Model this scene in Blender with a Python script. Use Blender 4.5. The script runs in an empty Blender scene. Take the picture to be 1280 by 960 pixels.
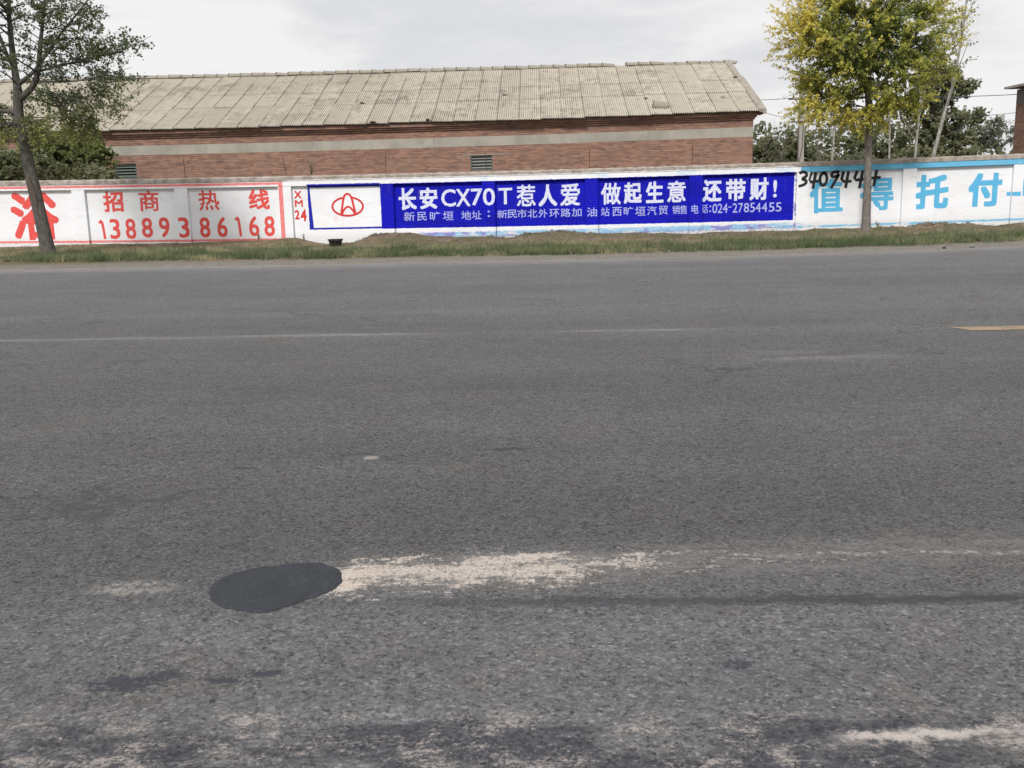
import bpy, bmesh, math, random
import numpy as np
from mathutils import Vector, Matrix, noise as mnoise

sc = bpy.context.scene
COL = sc.collection
rng = random.Random(7)
nrg = np.random.default_rng(11)

# ------------------------------------------------------------------ camera
f_px = 1215.0
psi, pit, rho = math.radians(1.8), math.atan(240 / f_px), math.radians(1.2)
F = Vector((-math.sin(psi) * math.cos(pit), math.cos(psi) * math.cos(pit), -math.sin(pit)))
R0 = Vector((math.cos(psi), math.sin(psi), 0)); U0 = R0.cross(F)
Rv = R0 * math.cos(rho) - U0 * math.sin(rho); Uv = U0 * math.cos(rho) + R0 * math.sin(rho)
cam_d = bpy.data.cameras.new('camera'); cam = bpy.data.objects.new('camera', cam_d); COL.objects.link(cam)
cam_d.sensor_width = 36; cam_d.lens = 36 * f_px / 1280; cam_d.clip_start = 0.05; cam_d.clip_end = 6000
m = Matrix((Rv, Uv, -F)).transposed().to_4x4(); m.translation = (0, 0, 1.5)
cam.matrix_world = m
sc.camera = cam

# ------------------------------------------------------------------ node helper
class S:
    def __init__(s, nt, k): s.nt = nt; s.k = k
    def _m(s, op, *a):
        n = s.nt.nodes.new('ShaderNodeMath'); n.operation = op
        for i, x in enumerate((s,) + a): put(s.nt, n.inputs[i], x)
        return S(s.nt, n.outputs[0])
    def __add__(s, o): return s._m('ADD', o)
    __radd__ = __add__
    def __sub__(s, o): return s._m('SUBTRACT', o)
    def __rsub__(s, o): return (s * -1) + o
    def __mul__(s, o): return s._m('MULTIPLY', o)
    __rmul__ = __mul__
    def __truediv__(s, o): return s._m('DIVIDE', o)
    def abs(s): return s._m('ABSOLUTE')
    def max(s, o): return s._m('MAXIMUM', o)
    def min(s, o): return s._m('MINIMUM', o)
    def frac(s): return s._m('FRACT')
    def gt(s, o): return s._m('GREATER_THAN', o)
    def pw(s, o): return s._m('POWER', o)
    def sat(s): return s.max(0.0).min(1.0)
    def ss(s, a, b):
        n = s.nt.nodes.new('ShaderNodeMapRange'); n.interpolation_type = 'SMOOTHSTEP'
        put(s.nt, n.inputs[0], s); put(s.nt, n.inputs[1], a); put(s.nt, n.inputs[2], b)
        return S(s.nt, n.outputs[0])
    def band(s, a, b, w): return s.ss(a - w, a + w) * (1 - s.ss(b - w, b + w))

def put(nt, sock, v):
    if isinstance(v, S): nt.links.new(v.k, sock)
    elif isinstance(v, tuple) and len(v) == 3 and sock.type == 'RGBA': sock.default_value = v + (1,)
    else: sock.default_value = v

class G:
    """material with a Principled shader and short-hands"""
    def __init__(g, name, rough=0.9, spec=0.25):
        g.mat = bpy.data.materials.new(name); g.mat.use_nodes = True
        g.nt = g.mat.node_tree; g.b = g.nt.nodes['Principled BSDF']
        g.b.inputs['Roughness'].default_value = rough; g.b.inputs['Specular IOR Level'].default_value = spec
        g.tc = None
    def coord(g, out='Object'):
        if not g.tc: g.tc = g.nt.nodes.new('ShaderNodeTexCoord')
        return S(g.nt, g.tc.outputs[out])
    def xyz(g, v=None):
        n = g.nt.nodes.new('ShaderNodeSeparateXYZ'); put(g.nt, n.inputs[0], v or g.coord())
        return [S(g.nt, o) for o in n.outputs]
    def vec(g, x, y, z=0.0):
        n = g.nt.nodes.new('ShaderNodeCombineXYZ')
        for i, v in enumerate((x, y, z)): put(g.nt, n.inputs[i], v)
        return S(g.nt, n.outputs[0])
    def noise(g, v, scale, detail=3.0, rough=0.55, out='Fac', dist=0.0):
        n = g.nt.nodes.new('ShaderNodeTexNoise'); put(g.nt, n.inputs['Vector'], v)
        n.inputs['Scale'].default_value = scale; n.inputs['Detail'].default_value = detail
        n.inputs['Roughness'].default_value = rough; n.inputs['Distortion'].default_value = dist
        return S(g.nt, n.outputs[0 if out == 'Fac' else 1])
    def voro(g, v, scale, feature='F1', rand=1.0):
        n = g.nt.nodes.new('ShaderNodeTexVoronoi'); n.feature = feature; put(g.nt, n.inputs['Vector'], v)
        n.inputs['Scale'].default_value = scale; n.inputs['Randomness'].default_value = rand
        return S(g.nt, n.outputs['Distance']), (S(g.nt, n.outputs['Color']) if feature != 'DISTANCE_TO_EDGE' else None)
    def brick(g, v, w, h, mort, c1, c2, cm):
        n = g.nt.nodes.new('ShaderNodeTexBrick'); put(g.nt, n.inputs['Vector'], v)
        put(g.nt, n.inputs['Color1'], c1); put(g.nt, n.inputs['Color2'], c2); put(g.nt, n.inputs['Mortar'], cm)
        n.inputs['Scale'].default_value = 1.0; n.inputs['Brick Width'].default_value = w
        n.inputs['Row Height'].default_value = h; n.inputs['Mortar Size'].default_value = mort
        n.inputs['Mortar Smooth'].default_value = 0.3
        return S(g.nt, n.outputs['Color']), S(g.nt, n.outputs['Fac'])
    def mix(g, f, a, b, mode='MIX'):
        n = g.nt.nodes.new('ShaderNodeMix'); n.data_type = 'RGBA'; n.blend_type = mode
        n.clamp_factor = True
        put(g.nt, n.inputs[0], f); put(g.nt, n.inputs[6], a); put(g.nt, n.inputs[7], b)
        return S(g.nt, n.outputs[2])
    def scale(g, col, f):
        n = g.nt.nodes.new('ShaderNodeVectorMath'); n.operation = 'SCALE'
        put(g.nt, n.inputs[0], col); put(g.nt, n.inputs[3], f); return S(g.nt, n.outputs[0])
    def attr(g, name):
        n = g.nt.nodes.new('ShaderNodeAttribute'); n.attribute_name = name; return S(g.nt, n.outputs['Fac'])
    def rnd(g):
        n = g.nt.nodes.new('ShaderNodeObjectInfo'); return S(g.nt, n.outputs['Random'])
    def out(g, col=None, height=None, dist=0.01, strength=0.6, rough=None):
        if col is not None: put(g.nt, g.b.inputs['Base Color'], col)
        if rough is not None: put(g.nt, g.b.inputs['Roughness'], rough)
        if height is not None:
            n = g.nt.nodes.new('ShaderNodeBump'); n.inputs['Distance'].default_value = dist
            n.inputs['Strength'].default_value = strength; put(g.nt, n.inputs['Height'], height)
            g.nt.links.new(n.outputs[0], g.b.inputs['Normal'])
        return g.mat

# ------------------------------------------------------------------ sky, sun, exposure
SUN_EL, SUN_AZ = math.radians(42), math.radians(196)      # azimuth clockwise from +Y
w = bpy.data.worlds.new('World'); sc.world = w; w.use_nodes = True
nt = w.node_tree; bg = nt.nodes['Background']
sky = nt.nodes.new('ShaderNodeTexSky'); sky.sky_type = 'NISHITA'; sky.sun_disc = False
sky.sun_elevation = SUN_EL; sky.sun_rotation = SUN_AZ; sky.air_density = 1.2; sky.dust_density = 3.0
class W(G):
    def __init__(g, nt): g.nt = nt; g.tc = None
g = W(nt)
vx, vy, vz = g.xyz(g.coord('Generated'))
zz = vz.max(0.0) + 0.18
cv = g.vec(vx / zz, vy / zz, 0.3)
n1 = g.noise(cv, 0.9, 6.0, 0.55, dist=0.3)
n2 = g.noise(cv, 2.6, 5.0, 0.6)
cl = (n1 * 0.75 + n2 * 0.25)
cloud = g.mix(cl.ss(0.42, 0.60), (6.35, 6.4, 6.65), (7.85, 7.8, 7.8))
skyf = g.mix((cl.ss(0.30, 0.52)) * 0.12 + 0.88, S(nt, sky.outputs[0]), cloud)
nt.links.new(skyf.k, bg.inputs['Color']); bg.inputs['Strength'].default_value = 0.10
sd = bpy.data.lights.new('sun', 'SUN'); sd.energy = 2.9; sd.angle = math.radians(11); sd.color = (1.0, 0.975, 0.945)
so = bpy.data.objects.new('sun', sd); COL.objects.link(so)
sdir = Vector((math.sin(SUN_AZ) * math.cos(SUN_EL), math.cos(SUN_AZ) * math.cos(SUN_EL), math.sin(SUN_EL)))
so.rotation_euler = sdir.to_track_quat('Z', 'Y').to_euler(); so.location = (0, -20, 40)
sc.view_settings.view_transform = 'Standard'; sc.view_settings.look = 'None'
sc.view_settings.exposure = 0.2; sc.view_settings.gamma = 1.0

# ------------------------------------------------------------------ object helpers
def tag(o, label=None, cat=None, group=None, kind=None):
    if label: o['label'] = label
    if cat: o['category'] = cat
    if group: o['group'] = group
    if kind: o['kind'] = kind
    return o

def empty(name, loc=(0, 0, 0), **k):
    o = bpy.data.objects.new(name, None); COL.objects.link(o); o.location = loc; o.empty_display_size = 0.3
    return tag(o, **k)

def link(name, me, mat=None, parent=None, loc=None, **k):
    o = bpy.data.objects.new(name, me); COL.objects.link(o)
    if mat and not me.materials: me.materials.append(mat)
    if parent: o.parent = parent
    if loc is not None: o.location = loc
    return tag(o, **k)

class MB:
    def __init__(s): s.v = []; s.f = []
    def add(s, v, f):
        b = len(s.v); s.v += [tuple(p) for p in v]; s.f += [tuple(i + b for i in q) for q in f]
    def box(s, x0, x1, y0, y1, z0, z1):
        s.add([(x0, y0, z0), (x1, y0, z0), (x1, y1, z0), (x0, y1, z0), (x0, y0, z1), (x1, y0, z1), (x1, y1, z1), (x0, y1, z1)],
              [(0, 3, 2, 1), (4, 5, 6, 7), (0, 1, 5, 4), (1, 2, 6, 5), (2, 3, 7, 6), (3, 0, 4, 7)])
    def grid(s, x0, x1, nx, y0, y1, z0, z1, nz):
        """a box cut into nx by nz cells on front and back, for shapes that follow a curve"""
        for i in range(nx):
            s.box(x0 + (x1 - x0) * i / nx, x0 + (x1 - x0) * (i + 1) / nx, y0, y1, z0, z1)
    def tube(s, pts, rad, n=5, cap=True):
        pts = [Vector(p) for p in pts]; rings = []
        for i, p in enumerate(pts):
            d = (pts[min(i + 1, len(pts) - 1)] - pts[max(i - 1, 0)])
            if d.length < 1e-6: d = Vector((0, 0, 1))
            d.normalize()
            a = d.cross(Vector((0.31, 0.95, 0.05))); a.normalize(); b = d.cross(a)
            r = rad[i] if isinstance(rad, (list, tuple)) else rad
            rings.append([p + (a * math.cos(2 * math.pi * k / n) + b * math.sin(2 * math.pi * k / n)) * r for k in range(n)])
        v = [q for r in rings for q in r]; f = []
        for i in range(len(pts) - 1):
            for k in range(n):
                f.append((i * n + k, i * n + (k + 1) % n, (i + 1) * n + (k + 1) % n, (i + 1) * n + k))
        if cap: f.append(tuple(range(n - 1, -1, -1))); f.append(tuple((len(pts) - 1) * n + k for k in range(n)))
        s.add(v, f)
    def mesh(s, name, smooth=False, fn=None):
        me = bpy.data.meshes.new(name)
        me.from_pydata([fn(*p) for p in s.v] if fn else s.v, [], s.f)
        if smooth: me.polygons.foreach_set('use_smooth', [True] * len(me.polygons))
        me.update(); return me
    def build(s, name, mat, parent=None, smooth=False, fn=None, loc=None, **k):
        return link(name, s.mesh(name, smooth, fn), mat, parent, loc, **k)

def sm(a, b, x):
    t = min(1, max(0, (x - a) / (b - a))); return t * t * (3 - 2 * t)

# ------------------------------------------------------------------ plan of the place (metres; X along the road, Y away)
YW = 31.5                                     # face of the roadside wall panels
def ztop(u):                                  # top of the roadside wall rises a little to the east
    u = max(-30, min(26, u)); return 2.172 + .005886 * u + .000406 * u * u
def asphalt_edge(x): x = max(-15, min(15, x)); return 21.7 + (.014 if x > 0 else .002) * x * x
def grass_edge(x): x = max(-15, min(15, x)); return 23.3 + (.014 if x > 0 else .005) * x * x
SOIL = [(-30, .05), (-17.6, .08), (-14.69, .1), (-11.79, .09), (-8.65, .14), (-8.07, .2), (-7.74, .12), (-7.36, .03), (-7.1, -.02),
        (-6.06, .0), (-5.67, .08), (-5.06, .27), (-3.98, .25), (-3.46, .16), (-2.69, .12), (-1.92, .13), (-.89, .06), (-.38, .18),
        (.65, .26), (1.42, .15), (2.69, .13), (4.98, .08), (5.74, .11), (7.26, .11), (9.28, .15), (10.28, .15), (11.79, .17),
        (12.16, .26), (13.28, .22), (14.29, .12), (14.78, .21), (15.27, .23), (30, .15)]
def soil(x):
    for (a, za), (b, zb) in zip(SOIL, SOIL[1:]):
        if x <= b: return za + (zb - za) * sm(a, b, x)
    return .15
def verge_z(x, y):
    e = asphalt_edge(x)
    z = -.03 + .035 * sm(e - .35, e + .25, y) + .012 * mnoise.noise(Vector((x * 1.3, y * 1.3, 0)))
    z += (.03 + .035 * mnoise.noise(Vector((x * .8, y * .8, 4)))) * sm(e + 1, e + 3, y)
    s = soil(x + .25 * mnoise.noise(Vector((x * 2, y, 9))))
    z += (s - .03) * sm(28.6, 31.1, y) + .022 * mnoise.noise(Vector((x * 9, y * 9, 7))) * sm(28.0, 29.5, y) + .035 * mnoise.noise(Vector((x * 4, y * 4, 2))) * sm(28.8, 30.4, y)
    return z
# ------------------------------------------------------------------ ground materials
def road_material():
    g = G('weathered_asphalt', 0.88, 0.3)
    P = g.coord(); x, y, z = g.xyz()
    wv = g.noise(P, 30, 2, out='Color')
    n_ = g.nt.nodes.new('ShaderNodeVectorMath'); n_.operation = 'MULTIPLY_ADD'
    put(g.nt, n_.inputs[0], wv); n_.inputs[1].default_value = (.012, .012, .0); put(g.nt, n_.inputs[2], P)
    Pw = S(g.nt, n_.outputs[0])
    d1, c1 = g.voro(Pw, 85); d2, c2 = g.voro(Pw, 190); d3, c3 = g.voro(Pw, 38)
    r1 = g.xyz(c1)[0]; r2 = g.xyz(c2)[1]; r3 = g.xyz(c3)[0]
    fine = g.noise(P, 320, 3, 0.7)
    med = g.noise(P, 14, 5, 0.65)
    big = g.noise(P, 0.55, 4, 0.55)
    trk = g.noise(g.vec(x * 0.05, y * 0.75, 0.0), 1.0, 4, 0.6)
    blot = g.noise(g.vec(x * 0.5, y, 0.0), 2.6, 5, 0.6)
    near = 1 - y.ss(3.1, 3.75)
    # brightness of the binder and of the stones in it
    rag = g.noise(P, 75, 6, 0.82)
    v = 0.112 + (r2 - 0.5) * 0.05 + (fine - 0.5) * 0.10 + (med - 0.5) * 0.09 + (rag - 0.5) * 0.15
    v = v + (r1 - 0.5) * 0.075 + (r1.ss(0.80, 1.0) * (1 - d1.ss(0.25, 0.60))) * (0.06 + near * 0.04)
    v = v - (1 - r1.ss(0.0, 0.16)) * 0.03
    v = v + near * ((r3 - 0.5) * 0.05 + r3.ss(0.86, 1.0) * (1 - d3.ss(0.2, 0.45)) * 0.09 + 0.036 + (rag - 0.5) * 0.10)
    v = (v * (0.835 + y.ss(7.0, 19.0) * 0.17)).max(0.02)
    v = v * (1.0 + (trk - 0.5) * 0.55 + (big - 0.5) * 0.3 + (blot - 0.5) * 0.35)
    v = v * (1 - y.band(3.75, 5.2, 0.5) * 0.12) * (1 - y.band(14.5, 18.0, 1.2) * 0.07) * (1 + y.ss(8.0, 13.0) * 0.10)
    warm = g.noise(P, 1.3, 3)
    col = g.mix(warm.ss(0.35, 0.7), g.vec(v * 0.985, v * 0.987, v * 1.03), g.vec(v * 1.035, v * 1.0, v * 0.965))
    # grit washed over the asphalt towards the verge
    ex = x.max(0.0); edge = y - (ex * ex * 0.014 + 21.7)
    dn = g.noise(g.vec(x * 0.35, y * 1.0, 0.0), 1.6, 5, 0.65)
    dust = (edge + (dn - 0.5) * 2.2).ss(-1.6, 0.4)
    col = g.mix(dust * 0.72, col, g.mix(g.noise(P, 9, 4), (.19, .175, .155), (.34, .31, .275)))
    # faded centre line rubbed to a pale streak
    cw = g.noise(g.vec(x * 0.6, y * 0.3, 0.0), 1.0, 3)
    cl = (y - 10.50 - (cw - 0.5) * 0.22).abs()
    cn = g.noise(g.vec(x * 0.8, y * 6.0, 0.0), 2.2, 6, 0.7)
    cn2 = g.noise(g.vec(x * 0.5, y * 2.0, 4.0), 1.1, 5, 0.7)
    m_ = (1 - (cl + (cn - 0.5) * 0.25).ss(0.0, 0.14)) * x.band(-30.0, 3.6, 1.2) * (cn * 0.5 + cn2 * 0.5 + (rag - .5) * .6).ss(0.38, 0.66)
    m_ = m_ * (x.band(-30.0, -1.4, 0.4) * 0.36 + x.band(0.2, 1.8, 0.5) * 0.30 + 0.10)
    col = g.mix(m_, col, (.43, .41, .38))
    sm2 = (1 - ((y - 8.7) / 0.55).abs().ss(0.1, 1.0)) * x.band(1.6, 3.0, 0.6) * blot.ss(0.4, 0.65) * 0.4
    col = g.mix(sm2, col, (.26, .24, .225))
    # pale crushed stone dragged out of the hole, thick beside the patch and thinning along the lane
    yc = x * 0.09 + 3.735
    dd = (y - yc + (g.noise(P, 3.0, 4) - 0.5) * 0.22).abs()
    wid = 0.33 - (x + 0.8) * 0.04
    along = x.ss(-0.93, -0.78)
    core = (1 - (dd / wid).ss(0.0, 1.0)) * along
    fall = 1 - x.ss(-0.6, 0.75) * 0.86
    fall2 = 1 - x.ss(0.9, 2.6)
    gr = g.noise(g.vec(x * 1.0, y * 0.8, 0.0), 26, 5, 0.75)
    gr2 = g.noise(g.vec(x * 0.6, y * 1.6, 0.0), 7, 5, 0.7)
    amt = (1.08 - x.ss(-0.80, -0.62) * 0.22 + x.band(-0.30, 0.02, 0.12) * 0.10 - x.ss(-0.05, 0.25) * 0.24 - x.ss(0.10, 0.9) * 0.34)
    nn_ = (gr - 0.5) * 2.3 + (rag - 0.5) * 2.4 + (gr2 - 0.5) * 3.0 + 0.62
    mask = ((core + 0.05) * amt * 1.12 - nn_).ss(-0.10, 0.34) * core.ss(0.0, 0.10) * (0.55 + amt * 0.45) * fall2
    col = g.mix(mask * 0.9, col, g.mix(g.noise(P, 60, 4, 0.8).ss(.3, .7), (.34, .285, .25), (.72, .645, .58)))
    yel = ((x + 0.72) / 0.10).abs(); yel = (1 - yel.ss(0.3, 1.2)) * mask * gr.ss(.45, .6) * 0.6
    col = g.mix(yel, col, (.50, .38, .24))
    halo = (1 - (dd / 0.36).ss(0.1, 1.0)) * x.band(-0.95, 2.2, 0.3) * gr2.ss(0.35, 0.65) * 0.28
    col = g.mix(halo, col, (.34, .31, .28))
    sm3 = (1 - (((x + 1.62) / 0.22).pw(2.0) + ((y - 3.56) / 0.10).pw(2.0)).ss(0.1, 1.0)) * gr.ss(0.40, 0.62) * 0.6
    col = g.mix(sm3, col, (.42, .38, .34))
    # thin pale scratches further along
    sc_ = (y - 3.86 - (g.noise(g.vec(x, 0.0, 0.0), 2.4, 3) - 0.5) * 0.3).abs()
    col = g.mix((1 - sc_.ss(0.004, 0.03)) * x.band(-0.3, 2.4, 0.2) * gr.ss(0.48, 0.62) * 0.55, col, (.48, .44, .40))
    # dark seam along the lane
    sw = (y - 3.40 - (g.noise(g.vec(x, 0.0, 3.0), 1.5, 4) - 0.5) * 0.07).abs()
    sgr = g.noise(g.vec(x * 0.5, y, 0.0), 22, 4, 0.7)
    sea = (1 - (sw + (sgr - 0.5) * 0.16 + (rag - 0.5) * 0.07).ss(0.010, 0.070)) * (0.6 + blot.ss(0.35, 0.65) * 0.4) * (x.ss(-0.9, 0.1) * 0.72 + 0.22) * (1 - x.ss(1.75, 2.3) * 0.4)
    col = g.mix(sea, col, (.04, .042, .047))
    # worn tar bands and exposed pale stone close by
    t1 = g.noise(g.vec(x * 0.55, y * 1.3, 7.3), 3.4, 7, 0.74)
    tb = (1 - y.ss(2.50, 2.80)) 
    tar = (t1 + (tb - 1) * 0.6 + (rag - 0.5) * 0.6).ss(0.42, 0.52)
    col = g.mix(tar * 0.88, col, g.vec(0.045 + (r1 - 0.4) * 0.05, 0.046 + (r1 - 0.4) * 0.05, 0.055 + (r1 - 0.4) * 0.05))
    t2 = g.noise(g.vec(x * 0.75, y * 1.2, 2.0), 5.5, 7, 0.76)
    pale = (t2 + (1 - y.ss(2.55, 2.85) - 1) * 0.5 + (rag - 0.5) * 0.7).ss(0.50, 0.66)
    col = g.mix(pale * 0.85, col, (.40, .355, .325))
    ws = (y - 2.475 - (x - 0.8) * 0.06 - (g.noise(g.vec(x, 0.0, 8.0), 6, 3) - 0.5) * 0.06).abs()
    wst = (1 - (ws + (gr - 0.5) * 0.16 + (rag - 0.5) * 0.10).ss(0.004, 0.036)) * x.band(0.82, 1.7, 0.05) * (0.35 + gr2.ss(0.38, 0.58) * 0.65)
    col = g.mix(wst * 0.85, col, (.52, .47, .43))
    for cx, cy, rx, ry in ((-1.34, 2.78, .10, .05), (-1.24, 2.85, .08, .035), (-.93, 2.86, .07, .02), (-1.02, 2.81, .04, .015), (-.2, 5.6, .1, .03), (-1.67, 5.25, .06, .02), (.62, 2.9, .05, .02)):
        q = ((x - cx) / rx).pw(2.0) + ((y - cy) / ry).pw(2.0)
        col = g.mix((1 - (q + (gr - 0.5) * 9.0 + (rag - .5) * 9.0 + (gr2 - .5) * 8.0).ss(0.2, 1.5)) * 0.85, col, (.038, .04, .052))
    q = ((x + 1.0) / .05).pw(2.0) + ((y - 5.44) / .045).pw(2.0)
    col = g.mix((1 - q.ss(0.4, 1.1)) * 0.6, col, (.36, .33, .29))
    # hairline cracks
    ce, _ = g.voro(g.vec(x * 0.45 + g.noise(P, 1.5, 5) * 0.9, y * 0.32 + g.noise(P, 1.2, 5) * 0.9, 0.0), 0.8, 'DISTANCE_TO_EDGE')
    crk = (1 - ce.ss(0.0, 0.009)) * g.noise(P, 0.7, 2).ss(0.47, 0.6) * y.ss(3.0, 5.0)
    col = g.mix(crk * 0.7, col, (.045, .045, .045))
    h = (1 - d1) * 0.4 + fine * 0.5 + r1 * 0.5 + rag * 1.2 + (1 - d3) * near * 0.4
    return g.out(col, h, 0.0045, 0.8)

def patch_material():
    g = G('fresh_asphalt', 0.8, 0.3); P = g.coord()
    d, c = g.voro(P, 150); r = g.xyz(c)[0]; n = g.noise(P, 40, 4, 0.7); b = g.noise(P, 7, 4)
    v = 0.034 + (n - 0.5) * 0.02 + r.ss(0.93, 1.0) * 0.03 + (b - .5) * .02
    return g.out(g.vec(v * .90, v * .99, v * 1.18), n + (1 - d) * .5, 0.003, 0.6)

def dash_material():
    g = G('worn_yellow_paint', 0.8); P = g.coord(); x, y, z = g.xyz()
    n = g.noise(P, 35, 4, 0.7); n2 = g.noise(P, 4, 4, 0.6)
    w_ = (n * 0.6 + n2 * 0.4).ss(0.42, 0.62)
    return g.out(g.mix(w_, (.34, .24, .14), (.16, .145, .125)), n, 0.002, 0.5)

def soil_material():
    g = G('dry_soil', 0.95, 0.1); P = g.coord(); x, y, z = g.xyz()
    ex = x.max(0.0); edge = y - (ex * ex * 0.014 + 21.7)
    n = g.noise(P, 3.0, 6, 0.65); n2 = g.noise(P, 28, 4, 0.7); n3 = g.noise(P, 0.6, 3)
    grit = g.mix((n2 * .6 + n * .4).ss(.3, .7), (.22, .20, .178), (.42, .385, .34))
    nc = g.noise(P, 11, 5, .75)
    earth = g.mix(n.ss(.35, .65), (.21, .145, .10), (.37, .27, .185)); earth = g.mix(n2.ss(.45, .65) * .55, earth, (.40, .33, .25))
    earth = g.mix(nc.ss(.52, .64) * .75, earth, (.11, .08, .058))
    green = g.mix((n3 * .6 + nc * .4).ss(.42, .56) * .65, earth, (.14, .155, .075))
    col = g.mix((edge + (n - .5) * 1.6).ss(0.9, 2.3), grit, green)
    return g.out(col, n2 + n + nc * 2.0, 0.06, 1.0)

def field_material():
    g = G('rough_field', 0.95, 0.1); P = g.coord()
    n = g.noise(P, .35, 6, 0.6); n2 = g.noise(P, 6, 4, 0.7)
    return g.out(g.mix((n * .6 + n2 * .4).ss(.38, .62), (.075, .09, .04), (.21, .17, .11)), n2, .05, .6)

# ------------------------------------------------------------------ ground, road, verge
b = MB(); b.add([(-3000, -600, -.04), (3000, -600, -.04), (3000, 5000, -.04), (-3000, 5000, -.04)], [(0, 1, 2, 3)])
b.build('ground', field_material(), kind='structure')

b = MB(); xs = [-400, -200, -100, -60, -40] + [i * .5 for i in range(-60, 61)] + [40, 60, 100, 200, 400]
for i, x in enumerate(xs):
    e = asphalt_edge(x) + (.12 * mnoise.noise(Vector((x * 1.1, 0, 0))) if abs(x) < 31 else 0)
    b.v += [(x, -9.0, 0), (x, e, 0)]
    if i: b.f.append((2 * i - 2, 2 * i, 2 * i + 1, 2 * i - 1))
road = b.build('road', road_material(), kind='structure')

b = MB()                                                     # oval repair patch, cut edge uneven
OUT = [(-1.307, 3.498), (-1.311, 3.616), (-1.268, 3.706), (-1.176, 3.764), (-1.051, 3.796), (-0.944, 3.812), (-0.874, 3.766), (-0.822, 3.705), (-0.800, 3.60), (-0.815, 3.53), (-0.855, 3.465), (-0.916, 3.416), (-0.976, 3.345), (-1.055, 3.305), (-1.153, 3.334), (-1.246, 3.4)]
P = [Vector((x, y, 0)) for x, y in OUT]
for _ in range(2):
    P = [q for i in range(len(P)) for q in (P[i] * .75 + P[(i + 1) % len(P)] * .25, P[i] * .25 + P[(i + 1) % len(P)] * .75)]
ring = [(p.x + .008 * mnoise.noise(p * 22), p.y + .014 * mnoise.noise(p * 22 + Vector((5, 5, 5))) + .012 * mnoise.noise(p * 60)) for p in P]; N = len(ring)
b.v = [(-1.06, 3.53, .007)] + [(x - (x + 1.06) * .05, y - (y - 3.53) * .05, .006) for x, y in ring] + [(x, y, .0015) for x, y in ring]
for k in range(N):
    j = (k + 1) % N; b.f += [(0, 1 + k, 1 + j), (1 + k, 1 + N + k, 1 + N + j, 1 + j)]
b.build('asphalt_patch', patch_material(), road, label='dark oval patch of fresh asphalt')

b = MB(); 
n = 40; up = []; lo = []
for k in range(n + 1):
    x = 4.28 + 6.5 * k / n
    up.append((x + .02 * (k == 0), 10.36 + .03 * mnoise.noise(Vector((x * 5, 0, 0))) - .03, .004)); lo.append((x + .16 * (k == 0), 10.06 + .025 * mnoise.noise(Vector((x * 5, 7, 0))), .004))
b.v = up + lo; b.f = [(n + 1 + k, n + 2 + k, k + 1, k) for k in range(n)]
b.build('centre_line_dash', dash_material(), road, label='worn yellow centre line dash')

b = MB(); nx, ny = 240, 44
for j in range(ny + 1):
    for i in range(nx + 1):
        x = -60 + 120 * i / nx if False else (-36 + 72 * i / nx)
        e = asphalt_edge(x) - .5; y = e + (31.9 - e) * j / ny
        b.v.append((x, y, verge_z(x, y)))
b.f = [(j * (nx + 1) + i, j * (nx + 1) + i + 1, (j + 1) * (nx + 1) + i + 1, (j + 1) * (nx + 1) + i) for j in range(ny) for i in range(nx)]
b.build('soil_verge', soil_material(), smooth=True, kind='structure')
for sgn in (-1, 1):                                          # the verge runs on beyond the view
    b = MB(); e = asphalt_edge(36 * sgn) - .5
    b.add([(36 * sgn, e, -.01), (400 * sgn, e, -.01), (400 * sgn, 31.9, .05), (36 * sgn, 31.9, .05)], [(0, 1, 2, 3) if sgn > 0 else (3, 2, 1, 0)])
    b.build('soil_verge', bpy.data.materials['dry_soil'], kind='structure')

def leaf_mesh(name, pos, nrm, size, tval, aspect=.62, bend=.25):
    """many separate leaves, each a folded quad; pos/nrm (n,3), size (n,), tval (n,) kept as face attribute"""
    n = len(pos); pos = np.asarray(pos, float); nrm = np.asarray(nrm, float)
    ax = nrg.normal(size=(n, 3)); nrm /= np.linalg.norm(nrm, axis=1)[:, None] + 1e-9
    ax -= nrm * (ax * nrm).sum(1)[:, None]; ax /= np.linalg.norm(ax, axis=1)[:, None] + 1e-9
    bx = np.cross(nrm, ax); s = np.asarray(size)[:, None]
    v = np.empty((n, 4, 3)); v[:, 0] = pos - ax * s * .5; v[:, 2] = pos + ax * s * .5
    v[:, 1] = pos + bx * s * .5 * aspect + nrm * s * bend * .4; v[:, 3] = pos - bx * s * .5 * aspect + nrm * s * bend * .4
    me = bpy.data.meshes.new(name); me.vertices.add(4 * n); me.vertices.foreach_set('co', v.reshape(-1))
    me.loops.add(4 * n); me.loops.foreach_set('vertex_index', np.arange(4 * n, dtype=np.int32))
    me.polygons.add(n); me.polygons.foreach_set('loop_start', np.arange(0, 4 * n, 4, dtype=np.int32))
    me.polygons.foreach_set('loop_total', np.full(n, 4, dtype=np.int32)); me.update(calc_edges=True)
    a = me.attributes.new('tint', 'FLOAT', 'FACE'); a.data.foreach_set('value', np.asarray(tval, dtype=np.float32))
    return me

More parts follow.
